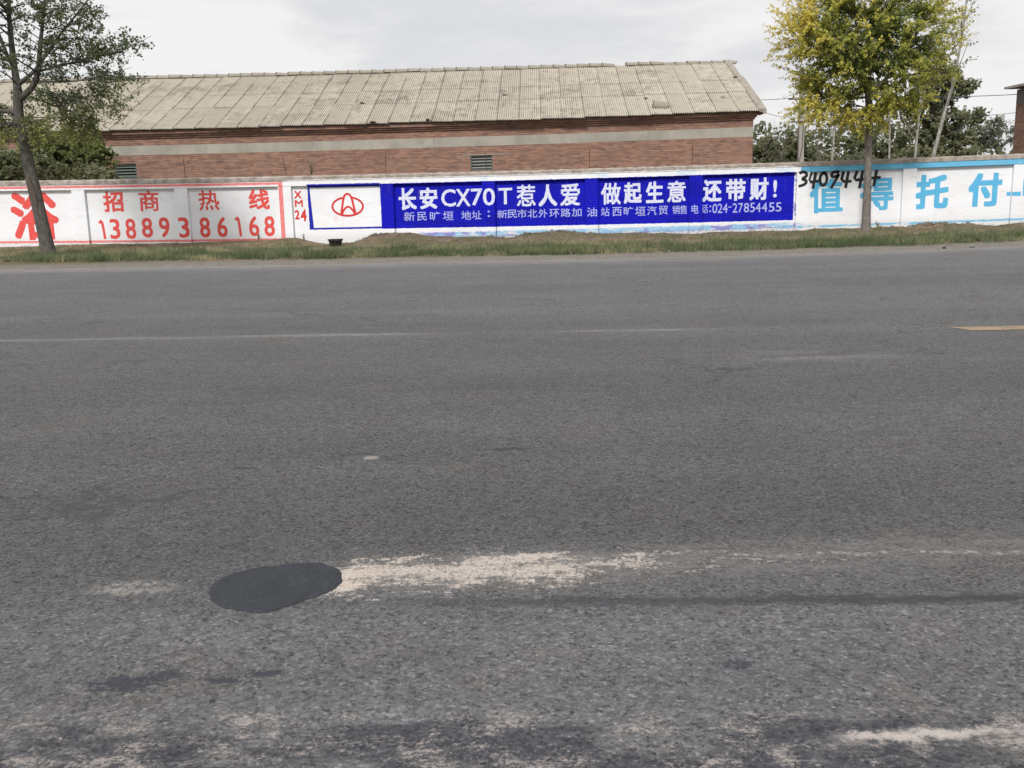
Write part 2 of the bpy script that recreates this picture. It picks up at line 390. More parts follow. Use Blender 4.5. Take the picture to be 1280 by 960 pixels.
def blade_mesh(name, base, tip, width, tval):
    n = len(base); d = tip - base; side = np.cross(d, nrg.normal(size=(n, 3))); side /= np.linalg.norm(side, axis=1)[:, None] + 1e-9
    w_ = np.asarray(width)[:, None]; v = np.empty((n, 3, 3)); v[:, 0] = base - side * w_; v[:, 1] = base + side * w_; v[:, 2] = tip
    me = bpy.data.meshes.new(name); me.vertices.add(3 * n); me.vertices.foreach_set('co', v.reshape(-1))
    me.loops.add(3 * n); me.loops.foreach_set('vertex_index', np.arange(3 * n, dtype=np.int32))
    me.polygons.add(n); me.polygons.foreach_set('loop_start', np.arange(0, 3 * n, 3, dtype=np.int32))
    me.polygons.foreach_set('loop_total', np.full(n, 3, dtype=np.int32)); me.update(calc_edges=True)
    a = me.attributes.new('tint', 'FLOAT', 'FACE'); a.data.foreach_set('value', np.asarray(tval, dtype=np.float32))
    return me

def foliage_material(name, c0, c1, c2, trans=.35):
    g = G(name, .75, .2); t = g.attr('tint')
    col = g.mix(t.ss(0.0, .5), c0, c1); col = g.mix(t.ss(.5, 1.0), col, c2)
    g.out(col)
    tr = g.nt.nodes.new('ShaderNodeBsdfTranslucent'); put(g.nt, tr.inputs[0], col)
    mx = g.nt.nodes.new('ShaderNodeMixShader'); mx.inputs[0].default_value = trans
    o = g.nt.nodes['Material Output']
    g.nt.links.new(g.b.outputs[0], mx.inputs[1]); g.nt.links.new(tr.outputs[0], mx.inputs[2]); g.nt.links.new(mx.outputs[0], o.inputs[0])
    return g.mat

# grass and weeds on the verge: dense along the road side, thin on the piled soil by the wall
GR = foliage_material('verge_grass', (.095, .130, .060), (.205, .230, .125), (.46, .39, .25), .4)
bs, tp, wd, tv = [], [], [], []
def vn(x, y, s, o=0): return mnoise.noise(Vector((x * s, y * s, o)))
def tuft(x, y, k, h, spread, dry):
    z = verge_z(x, y) - .01
    for _ in range(k):
        a = rng.uniform(0, 6.283); r = spread * math.sqrt(rng.random()); hh = h * rng.uniform(.5, 1.1)
        bx, by = x + r * math.cos(a), y + r * math.sin(a)
        bs.append((bx, by, z)); tp.append((bx + rng.gauss(0, .35) * hh + .3 * math.cos(a) * hh, by + rng.gauss(0, .35) * hh, z + hh))
        wd.append(rng.uniform(.005, .011)); tv.append(min(1, max(0, rng.gauss(dry, .17))))
for _ in range(23000):
    x = rng.uniform(-24, 24); e = grass_edge(x); y = e + (30.9 - e) * rng.random() ** 1.15
    t = (y - e) / (31 - e); q = vn(x, y, .45, 3) * .9 + vn(x, y, 1.6, 5) * .5
    dens = 1.0 - sm(.42, .85, t + q * .35) * .93
    dens *= min(1.3, .42 + 1.5 * max(0, q + .22))
    if rng.random() > dens or (abs(x + 6.1) < .4 and 27.4 < y < 29.2): continue
    tuft(x, y, 7, (.08 + .14 * max(0, q + .30)) * (1.15 - .5 * t), .06, .42 + .25 * t + .7 * vn(x, y, .8, 8) + .45 * vn(x, y, 3.1, 2))
for _ in range(70):                                           # bushy weed clumps standing out of the grass
    x = rng.uniform(-22, 22); y = grass_edge(x) + abs(rng.gauss(.3, 1.3)); hh = rng.uniform(.16, .30); rr_ = rng.uniform(.15, .42)
    if abs(x + 6.1) < .9: continue
    for _ in range(int(34 * rr_ / .3)): tuft(x + rng.gauss(0, rr_ * 1.1), y + rng.gauss(0, rr_ * .5), 8, hh * rng.uniform(.6, 1.1), .08, rng.choice((.0, .06, .18)))
for _ in range(450):                                          # taller weeds in clumps along the road side of the verge
    x = rng.uniform(-24, 24); e = grass_edge(x); y = e + rng.uniform(.1, 3.4)
    if vn(x, y, .5, 12) < -.05 or (abs(x + 6.1) < .5 and y > 26.5): continue
    for _ in range(3): tuft(x + rng.gauss(0, .1), y + rng.gauss(0, .1), 14, rng.uniform(.16, .27), .11, .12)
for _ in range(4200):                                         # stray tufts and dry stalks on the dug soil by the wall
    x = rng.uniform(-24, 24); y = rng.uniform(28.2, 31.2); q = vn(x, y, 1.1, 21)
    if q < -.02 + .35 * rng.random() or abs(x + 6.2) < .5: continue
    tuft(x, y, 5, rng.uniform(.05, .14) + .08 * (rng.random() < .1), .07, rng.choice((.2, .45, .8)))
link('verge_grass', blade_mesh('verge_grass', np.array(bs), np.array(tp), wd, tv), GR, kind='stuff')

# small stones lying on the shoulder and the near lane
ico = [(0, 0, 1), (.894, 0, .447), (.276, .851, .447), (-.724, .526, .447), (-.724, -.526, .447), (.276, -.851, .447), (.5, .3, -.3), (-.5, .4, -.3), (0, -.6, -.3)]
icf = [(0, 1, 2), (0, 2, 3), (0, 3, 4), (0, 4, 5), (0, 5, 1), (1, 6, 2), (2, 6, 7), (2, 7, 3), (3, 7, 4), (4, 7, 8), (4, 8, 5), (5, 8, 1), (1, 8, 6)]
def stone(b, x, y, z, r):
    a = rng.uniform(0, 6.28); sx, sy, sz = r * rng.uniform(.8, 1.3), r * rng.uniform(.6, 1), r * rng.uniform(.4, .8)
    b.add([(x + (p[0] * sx * math.cos(a) - p[1] * sy * math.sin(a)), y + (p[0] * sx * math.sin(a) + p[1] * sy * math.cos(a)), z + p[2] * sz * rng.uniform(.85, 1.1)) for p in ico], icf)
gs = G('loose_stone', .9); gs.out(gs.mix(gs.noise(gs.coord(), 9, 3), (.12, .115, .11), (.33, .30, .27)))
b = MB()
for _ in range(1500):
    x = rng.uniform(-20, 20); y = asphalt_edge(x) + rng.gauss(.5, .6); stone(b, x, y, max(verge_z(x, y), 0 if y < asphalt_edge(x) else -1), rng.choice((.008, .012, .018, .025)))
for _ in range(500):
    x = rng.uniform(-2.6, 3.2); y = rng.uniform(2.1, 6.5)
    if ((x + 1.05) / .3) ** 2 + ((y - 3.55) / .3) ** 2 < 1: continue
    stone(b, x, y, .001, rng.uniform(.0015, .004))
for _ in range(500):
    x = rng.gauss(-.25, .40); y = 3.68 + rng.gauss(0, .13)
    if x < -.76: continue
    stone(b, x, y, .002, rng.uniform(.002, .005))
b.build('loose_gravel', gs.mat, kind='stuff')

# ------------------------------------------------------------------ roadside wall
def wall_uv(g):
    x, y, z = g.xyz()
    uc = x.max(-30.0).min(26.0)
    zt = uc * .005886 + uc * uc * .000406 + 2.172
    return x, y, z, z - zt
def brick_relief(g, x, v, z):
    _, fac = g.brick(g.vec(x, z + 5.0, 0.0), .25, .0745, .010, (1, 1, 1), (1, 1, 1), (0, 0, 0))
    n = g.noise(g.coord(), 22, 4, .65)
    return fac, n
def wall_material():
    g = G('painted_brick', .85, .12); x, y, z, v = wall_uv(g); P = g.coord()
    fac, n = brick_relief(g, x, v, z)
    w1 = g.noise(g.vec(x, z, 0.0), 7, 4, .65) - .5; w2 = g.noise(g.vec(x, z, 5.0), 30, 3, .6) - .5
    j = w1 * .05 + w2 * .02; xj = x + j; vj = v + j * .9
    big = g.noise(g.vec(x * .6, z * 1.4, 1.0), 1.3, 5, .6)
    cx, cc = g.voro(g.vec(x / .25, z / .0745, 0.0), 1.0)
    cell = g.xyz(cc)[0]
    white = g.mix(big.ss(.38, .68) * .6, (.80, .81, .835), (.71, .715, .73))
    white = g.mix(cell.ss(.85, 1.0) * .25, white, (.60, .585, .57))
    low = (1 - (v + (big - .5) * .5).ss(-2.05, -1.75)) * .35
    white = g.mix(low, white, (.52, .49, .45))
    speck = g.voro(g.vec(x, z, 0.0), 3.1)[0]; white = g.mix((1 - speck.ss(.035, .07)) * .5, white, (.30, .27, .25))
    col = white
    blue = g.mix(big.ss(.35, .7), (.006, .007, .44), (.004, .005, .31))
    blue = g.mix(g.noise(P, 14, 4, .7).ss(.62, .80) * .4, blue, (.02, .025, .56))
    cyan = g.mix(g.noise(g.vec(x, z * 5.0, 0.0), 5, 4), (.085, .38, .62), (.20, .50, .70))
    red = g.mix(g.noise(g.vec(x * 1.0, z * 3.0, 0.0), 6, 4, .7).ss(.35, .75), (.72, .085, .08), (.74, .23, .21))
    bluebot = (x + 5.0) * -.006 - 1.725
    mb = xj.band(-5.058, 8.035, .006) * (1 - vj.ss(-.313, -.300)) * (vj - bluebot).ss(-.010, .006)
    # ragged light blue and violet run below the blue field
    sm_ = x.band(-4.5, 8.2, .3) * (v + w1 * .12).band(-2.05, -1.885, .02) * g.noise(g.vec(x * .8, z * 4.0, 3.0), 2.2, 5, .7).ss(.36, .50)
    col = g.mix(sm_ * .85, col, g.mix(g.noise(g.vec(x, z, 8.0), 2.0, 3).ss(.5, .6), (.20, .45, .68), (.16, .17, .52)))
    sp = x.band(-4.7, 8.1, .2) * (v + w1 * .2).band(-2.3, -1.99, .03) * n.ss(.45, .6)
    col = g.mix(sp * .6, col, (.12, .11, .25))
    col = g.mix(mb, col, blue)
    # white edge band over the blue field, washed with light blue beside the pillars
    # frame round the emblem
    fr = xj.band(-7.405, -5.0, .006) * vj.band(-1.715, -.28, .006)
    inn = (x + (v + 1.0) * .055 + w2 * .012).band(-7.30, -4.0, .006) * (v + w1 * .02 + w2 * .01).band(-1.655, -.385, .006)
    col = g.mix(fr * (1 - inn) * x.band(-8.0, -5.06, .004), col, (.018, .022, .36))
    dr = (x.band(-6.60, -6.47, .02) * v.band(-1.46, -1.28, .03)).max(x.band(-6.345, -6.315, .012) * v.band(-1.62, -1.28, .04))
    col = g.mix(dr * .16, col, (.70, .10, .10))
    # red frame of the western lettering
    rl = (vj.band(-.270, -.192, .006) * (1 - xj.ss(-8.19, -8.175))).max((vj + (x + 8.3) * .004).band(-2.035, -1.965, .008) * (1 - xj.ss(-8.18, -8.165)))
    rl = rl.max((x + w2 * .012).band(-8.305, -8.172, .006) * v.band(-2.02, -.165, .01))
    col = g.mix(rl * (.86 + w2 * .8), col, red)
    # light blue edges of the eastern lettering
    cl = (1 - xj.ss(8.20, 8.215)).sat()
    top_ = v.band(-.335, .5, .004) * (1 - cl)
    wear = g.noise(g.vec(x * .7, z * 3.0, 2.0), 2.3, 5, .7)
    col = g.mix(top_ * (wear.ss(.25, .40) * .35 + .65), col, cyan)
    bl = (vj + .005).band(-2.055, -1.985, .010) * x.ss(8.1, 8.2) * wear.ss(.40, .47)
    col = g.mix(bl * .9, col, cyan)
    cem = (v + w1 * .035).ss(-.19, -.165) * (1 - x.ss(-8.2, -8.17))
    col = g.mix(cem, col, (.42, .40, .375))
    ed = x.band(8.025, 8.10, .004) * v.band(-2.1, -.16, .01) * w1.ss(.0, .05) * .6
    col = g.mix(ed, col, (.03, .04, .40))
    tw = x.band(-5.0, 8.0, .05) * v.ss(-.30, -.28) * g.noise(g.vec(x, z, 4.0), 1.1, 3).ss(.56, .66) * .35
    col = g.mix(tw, col, (.35, .62, .80))
    drip = g.noise(g.vec(x * 9.0, z * .5, 0.0), 1.6, 3).ss(.62, .72) * v.band(-1.0, -.32, .3) * .16
    col = g.mix(drip, col, (.33, .32, .30))
    col = g.mix((1 - fac) * 0.0 + fac * .05, col, (.25, .24, .24))
    return g.out(col, (1 - fac) * .8 + n * .7, .006, .45)
def cap_material():
    g = G('weathered_cement_cap', .95, .15); x, y, z, v = wall_uv(g); P = g.coord()
    n = g.noise(P, 5, 5, .65); n2 = g.noise(P, 30, 4, .7)
    w1 = g.noise(g.vec(x, z, 0.0), 6, 4) - .5
    col = g.mix(n.ss(.35, .65), (.25, .215, .185), (.40, .355, .31))
    col = g.mix(n2.ss(.55, .75) * .4, col, (.16, .135, .115))
    col = g.mix((1 - (v + w1 * .05).ss(-.15, -.125)) * x.band(-8.0, 8.0, .1), col, (.76, .77, .78))
    col = g.mix(x.band(-30.0, -8.0, 2.0) * n.ss(.45, .6) * .35, col, (.47, .45, .43))
    return g.out(col, n2 + n, .02, .6)

WM, CM = wall_material(), cap_material()
wall = empty('boundary_wall', (0, YW, 0), label='long low white brick wall with painted advertising and pillars behind the verge', cat='wall')
wall.location = (0, 0, 0)
PIL = [-24.8, -21.45, -18.05, -14.59, -11.25, -7.91, -4.64, -1.40, 1.87, 5.15, 8.50, 11.80, 15.20, 18.6, 22.0, 25.4]   # right edge of each pillar
PW = .415
def sh(x, y, z): return (x, y, z + ztop(x))
def curved(x0, x1, y0, y1, v0, v1, n, bottom=None):
    b = MB(); vs = []
    for i in range(n + 1):
        x = x0 + (x1 - x0) * i / n; zt = ztop(x)
        lo = zt + v0 if bottom is None else bottom
        vs += [(x, y0, lo), (x, y1, lo), (x, y1, zt + v1), (x, y0, zt + v1)]
    b.v = vs
    for i in range(n):
        a = 4 * i; c = a + 4
        b.f += [(a, c, c + 3, a + 3), (a + 1, a + 2, c + 2, c + 1), (a + 3, c + 3, c + 2, a + 2), (a, a + 1, c + 1, c)]
    b.f += [(0, 3, 2, 1), (4 * n, 4 * n + 1, 4 * n + 2, 4 * n + 3)]
    return b
for i, p in enumerate(PIL):
    curved(p - PW, p, YW - .105, YW + .24, 0, -.327, 1, bottom=-.4).build('pillar', WM, wall)
    if i + 1 < len(PIL):
        q = PIL[i + 1] - PW
        curved(p, q, YW, YW + .2, 0, -.327, 6, bottom=-.4).build('panel', WM, wall)
        curved(p - PW / 2, q + PW / 2, YW - .115, YW + .235, -.325, -.157, 8).build('beam', WM, wall)
        # cap: cement, a little proud, crumbled along its upper edge
        b = MB(); x0, x1 = p - PW / 2, q + PW / 2; n = 44
        for k in range(n + 1):
            x = x0 + (x1 - x0) * k / n; zt = ztop(x); c = .016 * vn(x, 0, 5) + .012 * vn(x, 3, 17)
            c2 = .012 * vn(x, 5, 9)
            b.v += [(x, YW - .132 + c2, zt - .156 + c2 * .6), (x, YW - .128 + c2, zt - .05 + c), (x, YW - .02, zt - .005 + c), (x, YW + .19, zt - .005 + c), (x, YW + .26, zt - .06), (x, YW + .26, zt - .156)]
            if k:
                a = 6 * (k - 1); d = a + 6
                b.f += [(a + j, d + j, d + j + 1, a + j + 1) for j in range(5)] + [(a + 5, d + 5, d, a)]
        b.f += [(0, 1, 2, 3, 4, 5), tuple(6 * n + 5 - j for j in range(6))]
        b.build('cement_cap', CM, wall)

# --- lettering and marks brushed onto the wall
def paint_mat(name, c, c2, lo=.45, hi=.7, sc_=14):
    g = G(name, .75, .3); x, y, z, v = wall_uv(g); fac, n = brick_relief(g, x, v, z)
    m_ = g.noise(g.vec(x * 1.0, z * 1.6, 0.0), sc_, 5, .7)
    col = g.mix(m_.ss(lo, hi), c, c2); col = g.mix(fac * .09, col, g.scale(col, .45))
    return g.out(col, (1 - fac) + n * .5, .007, .5)
P_RED = paint_mat('red_letter_paint', (.72, .075, .065), (.76, .17, .15))
P_CRIM = paint_mat('crimson_paint', (.60, .035, .035), (.62, .07, .06))
P_WHITE = paint_mat('white_letter_paint', (.74, .76, .84), (.36, .40, .74), .40, .74, 16)
P_THIN = paint_mat('thin_white_letter_paint', (.50, .54, .80), (.22, .25, .66), .38, .70, 26)
P_CYAN = paint_mat('light_blue_letter_paint', (.095, .42, .68), (.14, .47, .70))
P_BLACK = paint_mat('black_spray_paint', (.018, .017, .018), (.05, .048, .047), .40, .75, 9)
PEDGES = sorted([e for p in PIL for e in (p - PW, p)])
def depth(u, v):
    if v > -.326: return .115
    for p in PIL:
        if p - PW < u < p: return .105
    return 0.0
def lay_paint(name, me2d, mat, layer, label=None):
    """me2d: flat mesh in (u, v, 0); cut at pillar edges and laid on the wall's surface"""
    bm = bmesh.new(); bm.from_mesh(me2d)
    us = [v.co.x for v in bm.verts]; lo, hi = min(us), max(us)
    cuts = [((e, 0, 0), (1, 0, 0)) for e in PEDGES if lo < e < hi] + [((0, -.326, 0), (0, 1, 0))]
    k = math.ceil(lo)
    while k < hi: cuts.append(((k + .013, 0, 0), (1, 0, 0))); k += 1
    for co, no in cuts:
        bmesh.ops.bisect_plane(bm, geom=bm.verts[:] + bm.edges[:] + bm.faces[:], dist=1e-6, plane_co=co, plane_no=no)
    b = MB()
    for fc in bm.faces:
        c = fc.calc_center_median(); d = depth(c.x, c.y)
        vs = [(v.co.x, YW - d - .0022 * layer - v.co.z, v.co.y + ztop(v.co.x)) for v in fc.verts]
        if fc.normal.z < 0: vs.reverse()
        b.add(vs, [tuple(range(len(vs)))])
    bm.free()
    return b.build(name, mat, wall, label=label)
CHARS = {
    'bath': [('浴', -17.114, -15.554, -1.894, -0.385)],
    'hot': [('招', -14.046, -13.385, -1.037, -0.386),('商', -12.881, -12.222, -1.029, -0.378),('热', -10.941, -10.273, -1.035, -0.396),('线', -9.321, -8.645, -1.039, -0.401)],
    'phone': [('1', -14.27, -14.057, -1.897, -1.264),('3', -13.913, -13.578, -1.902, -1.255),('8', -13.402, -13.062, -1.91, -1.252),('8', -12.868, -12.512, -1.871, -1.234),('9', -12.3, -11.955, -1.879, -1.227),('3', -11.627, -11.278, -1.89, -1.238),('8', -10.976, -10.632, -1.9, -1.249),('6', -10.404, -10.072, -1.894, -1.248),('1', -9.811, -9.611, -1.877, -1.232),('6', -9.373, -9.041, -1.886, -1.241),('8', -8.873, -8.531, -1.895, -1.25)],
    'slogan': [('长', -4.491, -3.919, -1.153, -0.461),('安', -3.814, -3.244, -1.137, -0.467),('C', -3.124, -2.662, -1.076, -0.532),('X', -2.647, -2.196, -1.077, -0.534),('7', -2.17, -1.802, -1.062, -0.534),('0', -1.786, -1.404, -1.072, -0.529),('T', -1.3, -0.856, -1.044, -0.537),('惹', -0.716, -0.112, -1.127, -0.453),('人', -0.019, 0.568, -1.145, -0.461),('爱', 0.666, 1.294, -1.148, -0.455),('做', 1.962, 2.589, -1.148, -0.466),('起', 2.681, 3.245, -1.132, -0.471),('生', 3.383, 3.936, -1.132, -0.466),('意', 4.053, 4.636, -1.132, -0.467),('还', 5.17, 5.772, -1.149, -0.469),('带', 5.899, 6.52, -1.146, -0.467),('财', 6.647, 7.237, -1.144, -0.451),('!', 7.384, 7.501, -1.074, -0.542)],
    'address': [('新', -4.342, -3.993, -1.502, -1.215),('民', -3.915, -3.613, -1.501, -1.224),('旷', -3.508, -3.175, -1.5, -1.224),('垣', -3.091, -2.748, -1.5, -1.224),('地', -2.498, -2.186, -1.503, -1.227),('址', -2.16, -1.848, -1.491, -1.225),(':', -1.65, -1.572, -1.429, -1.235),('新', -1.349, -1.028, -1.48, -1.225),('民', -1.017, -0.717, -1.483, -1.222),('市', -0.706, -0.406, -1.485, -1.22),('北', -0.38, -0.07, -1.489, -1.229),('外', -0.028, 0.256, -1.492, -1.227),('环', 0.318, 0.629, -1.502, -1.237),('路', 0.681, 0.991, -1.491, -1.226),('加', 1.032, 1.342, -1.49, -1.225),('油', 1.507, 1.827, -1.503, -1.218),('站', 1.961, 2.229, -1.504, -1.23),('西', 2.321, 2.615, -1.51, -1.23),('旷', 2.682, 2.98, -1.494, -1.23),('垣', 3.042, 3.376, -1.515, -1.231),('汽', 3.428, 3.72, -1.515, -1.231),('贸', 3.792, 4.08, -1.505, -1.221),('销', 4.223, 4.459, -1.502, -1.233),('售', 4.459, 4.685, -1.504, -1.23),('电', 4.813, 5.033, -1.504, -1.22),('话', 5.159, 5.349, -1.501, -1.228),(':', 5.395, 5.446, -1.476, -1.263),('0', 5.487, 5.64, -1.511, -1.217),('2', 5.65, 5.804, -1.511, -1.218),('4', 5.814, 5.967, -1.512, -1.219),('-', 5.987, 6.089, -1.348, -1.318),('2', 6.121, 6.274, -1.512, -1.22),('7', 6.305, 6.448, -1.513, -1.222),('8', 6.478, 6.642, -1.514, -1.224),('5', 6.672, 6.825, -1.516, -1.225),('4', 6.846, 7.009, -1.517, -1.227),('4', 7.04, 7.213, -1.518, -1.229),('5', 7.264, 7.443, -1.521, -1.233),('5', 7.478, 7.662, -1.523, -1.236)],
    'trust': [('值', 8.535, 9.575, -1.617, -0.561),('得', 10.106, 11.155, -1.584, -0.556),('托', 11.839, 12.863, -1.602, -0.542),('付', 13.464, 14.505, -1.59, -0.553)],
    'xm': [('X', -7.841, -7.6, -0.715, -0.48),('M', -7.835, -7.577, -0.987, -0.763),('2', -7.858, -7.7, -1.376, -1.08),('4', -7.673, -7.477, -1.439, -1.061)],
}
def glyph(ch, offset):
    cu = bpy.data.curves.new('glyph', 'FONT'); cu.body = ch; cu.resolution_u = 3
    o = bpy.data.objects.new('glyph', cu); COL.objects.link(o)
    bpy.context.view_layer.update()
    me = bpy.data.meshes.new_from_object(o.evaluated_get(bpy.context.evaluated_depsgraph_get()))
    COL.objects.unlink(o); bpy.data.objects.remove(o); bpy.data.curves.remove(cu)
    return me
def ribbon(b, pts, w_, closed=False, smooth=3):
    P = [Vector((p[0], p[1], 0)) for p in pts]
    for _ in range(smooth):                                   # Chaikin
        Q = [P[0]] if not closed else []
        n = len(P)
        for i in range(n if closed else n - 1):
            a, c = P[i], P[(i + 1) % n]; Q += [a * .75 + c * .25, a * .25 + c * .75]
        if not closed: Q.append(P[-1])
        P = Q
    n = len(P); vs = []; fs = []
    for i in range(n):
        a = P[(i - 1) % n] if closed or i else P[0]; c = P[(i + 1) % n] if closed or i < n - 1 else P[-1]
        d = (c - a).normalized(); nn = Vector((-d.y, d.x, 0)); ww = w_ / 2 * (1 + .12 * mnoise.noise(P[i] * 14))
        vs += [P[i] + nn * ww, P[i] - nn * ww]
    for i in range(n if closed else n - 1):
        j = (i + 1) % n; fs.append((2 * i + 1, 2 * j + 1, 2 * j, 2 * i))
    b.add(vs, fs)
def letter_row(key, name, mat, layer, offset, label, jit=.008):
    b = MB()
    for ch, u0, u1, v0, v1 in CHARS[key]:
        if ch == '1':                                         # a leaning stem with a short flag
            w_ = (v1 - v0) * .135; ribbon(b, [(u0 + .10 * (u1 - u0), v1 - .20 * (v1 - v0)), (u0 + .50 * (u1 - u0), v1 - .02), (u1 - .30 * (u1 - u0), v0 + .3), (u1 - .22 * (u1 - u0), v0)], w_, smooth=1)
            continue
        off = offset if isinstance(offset, float) else offset(ch)
        me = glyph(ch, off)
        X = [v.co.x for v in me.vertices]; Y = [v.co.y for v in me.vertices]
        if not X: continue
        ax, bx, ay, by = min(X), max(X), min(Y), max(Y)
        sk = rng.gauss(0, .012); j1 = rng.gauss(0, jit)
        vs = []
        big_ = off * (1.0 if (v1 - v0) > .9 else 1.0)
        for v in me.vertices:
            s_, t_ = (v.co.x - ax) / (bx - ax + 1e-9), (v.co.y - ay) / (by - ay + 1e-9)
            u = u0 + (u1 - u0) * s_ + sk * (t_ - .5) * (v1 - v0); w_ = v0 + (v1 - v0) * t_
            q = .006 * (v1 - v0) / .6
            u += q * mnoise.noise(Vector((u * 30, w_ * 30, 1))); w_ += q * mnoise.noise(Vector((u * 30, w_ * 30, 6)))
            vs.append((u, w_, 0))
        fs = [tuple(p.vertices) for p in me.polygons]
        e_ = off * (v1 - v0)
        # thicker brush: copies shifted by the stroke allowance, each a hair above the last
        mu, mv = (u0 + u1) / 2, (v0 + v1) / 2; ku, kv = 1 - 2 * e_ / (u1 - u0), 1 - 2 * e_ / (v1 - v0)
        dirs = [(0, 0)] + ([(-1, -1), (1, 1), (-1, 1), (1, -1)] + ([(-1, 0), (1, 0), (0, 1), (0, -1)] if off > .022 else []) if off > .004 else [])
        for li, (du, dv) in enumerate(dirs):
            b.add([(mu + (u - mu) * ku + du * e_, mv + (w_ - mv) * kv + dv * e_, .00025 * li) for u, w_, _ in vs], fs)
    return lay_paint(name, b.mesh('flat'), mat, layer, label)
dense = set('惹商做意爱热路站销售新垣')
letter_row('bath', 'painted_character', P_RED, 1, .028, 'large red painted character 浴')
letter_row('hot', 'painted_slogan', P_RED, 1, lambda c: .016 if c in '商热' else .028, 'red characters 招商热线')
letter_row('phone', 'painted_phone_number', P_RED, 1, .020, 'red phone number 13889386168')
letter_row('slogan', 'painted_slogan', P_WHITE, 1, lambda c: .014 if c in '惹' else (.020 if c in dense else (.030 if ord(c) > 255 else .016)), 'white slogan 长安CX70T惹人爱 做起生意 还带财!')
letter_row('address', 'painted_address', P_THIN, 1, lambda c: .006 if ord(c) > 255 else .006, 'small white address line and phone number 024-27854455')
letter_row('trust', 'painted_slogan', P_CYAN, 1, lambda c: .040 if c in '托付' else .026, 'large light blue characters 值得托付')
letter_row('xm', 'painted_mark', P_CRIM, 1, .034, 'small red mark XM24')
em = []
ell = []
for k in range(37):                                           # open ellipse: from the right shoulder round below to the left shoulder
    a = math.radians(72 - 324 * k / 36); ell.append((-6.137 + .492 * math.cos(a), -1.0 + .292 * math.sin(a)))
LG = [(ell, .066, 0), ([(-6.36, -1.27), (-6.315, -1.02), (-6.26, -.73), (-6.20, -.62), (-6.126, -.60), (-6.05, -.63), (-5.995, -.73), (-5.94, -1.02), (-5.885, -1.27)], .068, 2),
      ([(-6.335, -1.26), (-6.27, -1.10), (-6.13, -.98), (-5.98, -1.10), (-5.91, -1.26)], .064, 2)]
em = None
for i, (pts, w_, s_) in enumerate(LG):
    b = MB(); ribbon(b, pts, w_, smooth=s_); lay_paint('emblem_stroke', b.mesh('flat'), P_CRIM, 1 + i * .45)
SPR = [[(8.156, -.361), (8.268, -.302), (8.397, -.369), (8.375, -.468), (8.226, -.538), (8.392, -.581), (8.359, -.705), (8.146, -.761)], [(8.55, -.345), (8.47, -.646), (8.786, -.619)], [(8.70, -.35), (8.623, -.852)], [(8.951, -.338), (8.83, -.471), (8.839, -.696), (8.944, -.775), (9.041, -.678), (9.058, -.479), (8.951, -.338)], [(9.431, -.367), (9.253, -.336), (9.17, -.458), (9.236, -.51), (9.386, -.478), (9.432, -.392), (9.328, -.613), (9.187, -.858)], [(9.56, -.35), (9.494, -.656), (9.822, -.655)], [(9.715, -.35), (9.643, -.861)], [(9.985, -.345), (9.884, -.632), (10.198, -.606)], [(10.16, -.343), (10.073, -.889)], [(10.362, -.345), (10.285, -.584), (10.725, -.574)], [(10.587, -.338), (10.517, -.842)]]
for i, pts in enumerate(SPR):
    b = MB(); ribbon(b, pts, .092, smooth=2 if len(pts) > 3 else 1); lay_paint('sprayed_digit_stroke', b.mesh('flat'), P_BLACK, 2 + (i % 4) * .4)
b = MB(); b.add([(14.659, -1.285, 0), (15.051, -1.30, 0), (15.051, -1.17, 0), (14.665, -1.165, 0)], [(0, 1, 2, 3)])
b.add([(15.11, -1.30, 0), (15.26, -1.30, 0), (15.25, -.80, 0), (15.10, -.80, 0)], [(0, 1, 2, 3)])
lay_paint('painted_dash', b.mesh('flat'), P_CYAN, 1)

# rusty rods and thin wires along the top of the wall
gr_ = G('rusty_iron', .9); gr_.out(gr_.mix(gr_.noise(gr_.coord(), 30, 3), (.05, .035, .03), (.13, .08, .055)))
RUST = gr_.mat
rods = [(-18.0, .02, .0), (-14.7, -.02, .03), (-11.34, -.01, .02), (-8.05, -.11, .05), (-4.88, .02, .0), (-1.66, -.03, .02), (1.61, .0, .02), (4.84, .01, .0), (18.4, .02, 0)]
for u, lean, ly in rods:
    b = MB(); z0 = ztop(u) - .12; h = .72 if u < 6 else .5
    b.tube([(u, YW + .09, z0), (u + lean * .4, YW + .09, z0 + h * .5), (u + lean, YW + .09 - ly, z0 + h)], .012, 5); b.build('iron_rod', RUST, wall)
for k, hz in enumerate((.22, .36, .50)):
    for (u0, l0, y0), (u1, l1, y1) in zip(rods[:8], rods[1:8]):
        b = MB(); t = (hz + .12) / .72; pts = []
        for i in range(9):
            s_ = i / 8; sag = -.05 * (1 - (2 * s_ - 1) ** 2) * (1 + k * .4)
            pts.append((u0 + l0 * t + (u1 + l1 * t - u0 - l0 * t) * s_, YW + .09 - y0 * t, ztop(u0 + (u1 - u0) * s_) + hz + sag))
        b.tube(pts, .0035, 3); b.build('iron_wire', RUST, wall)

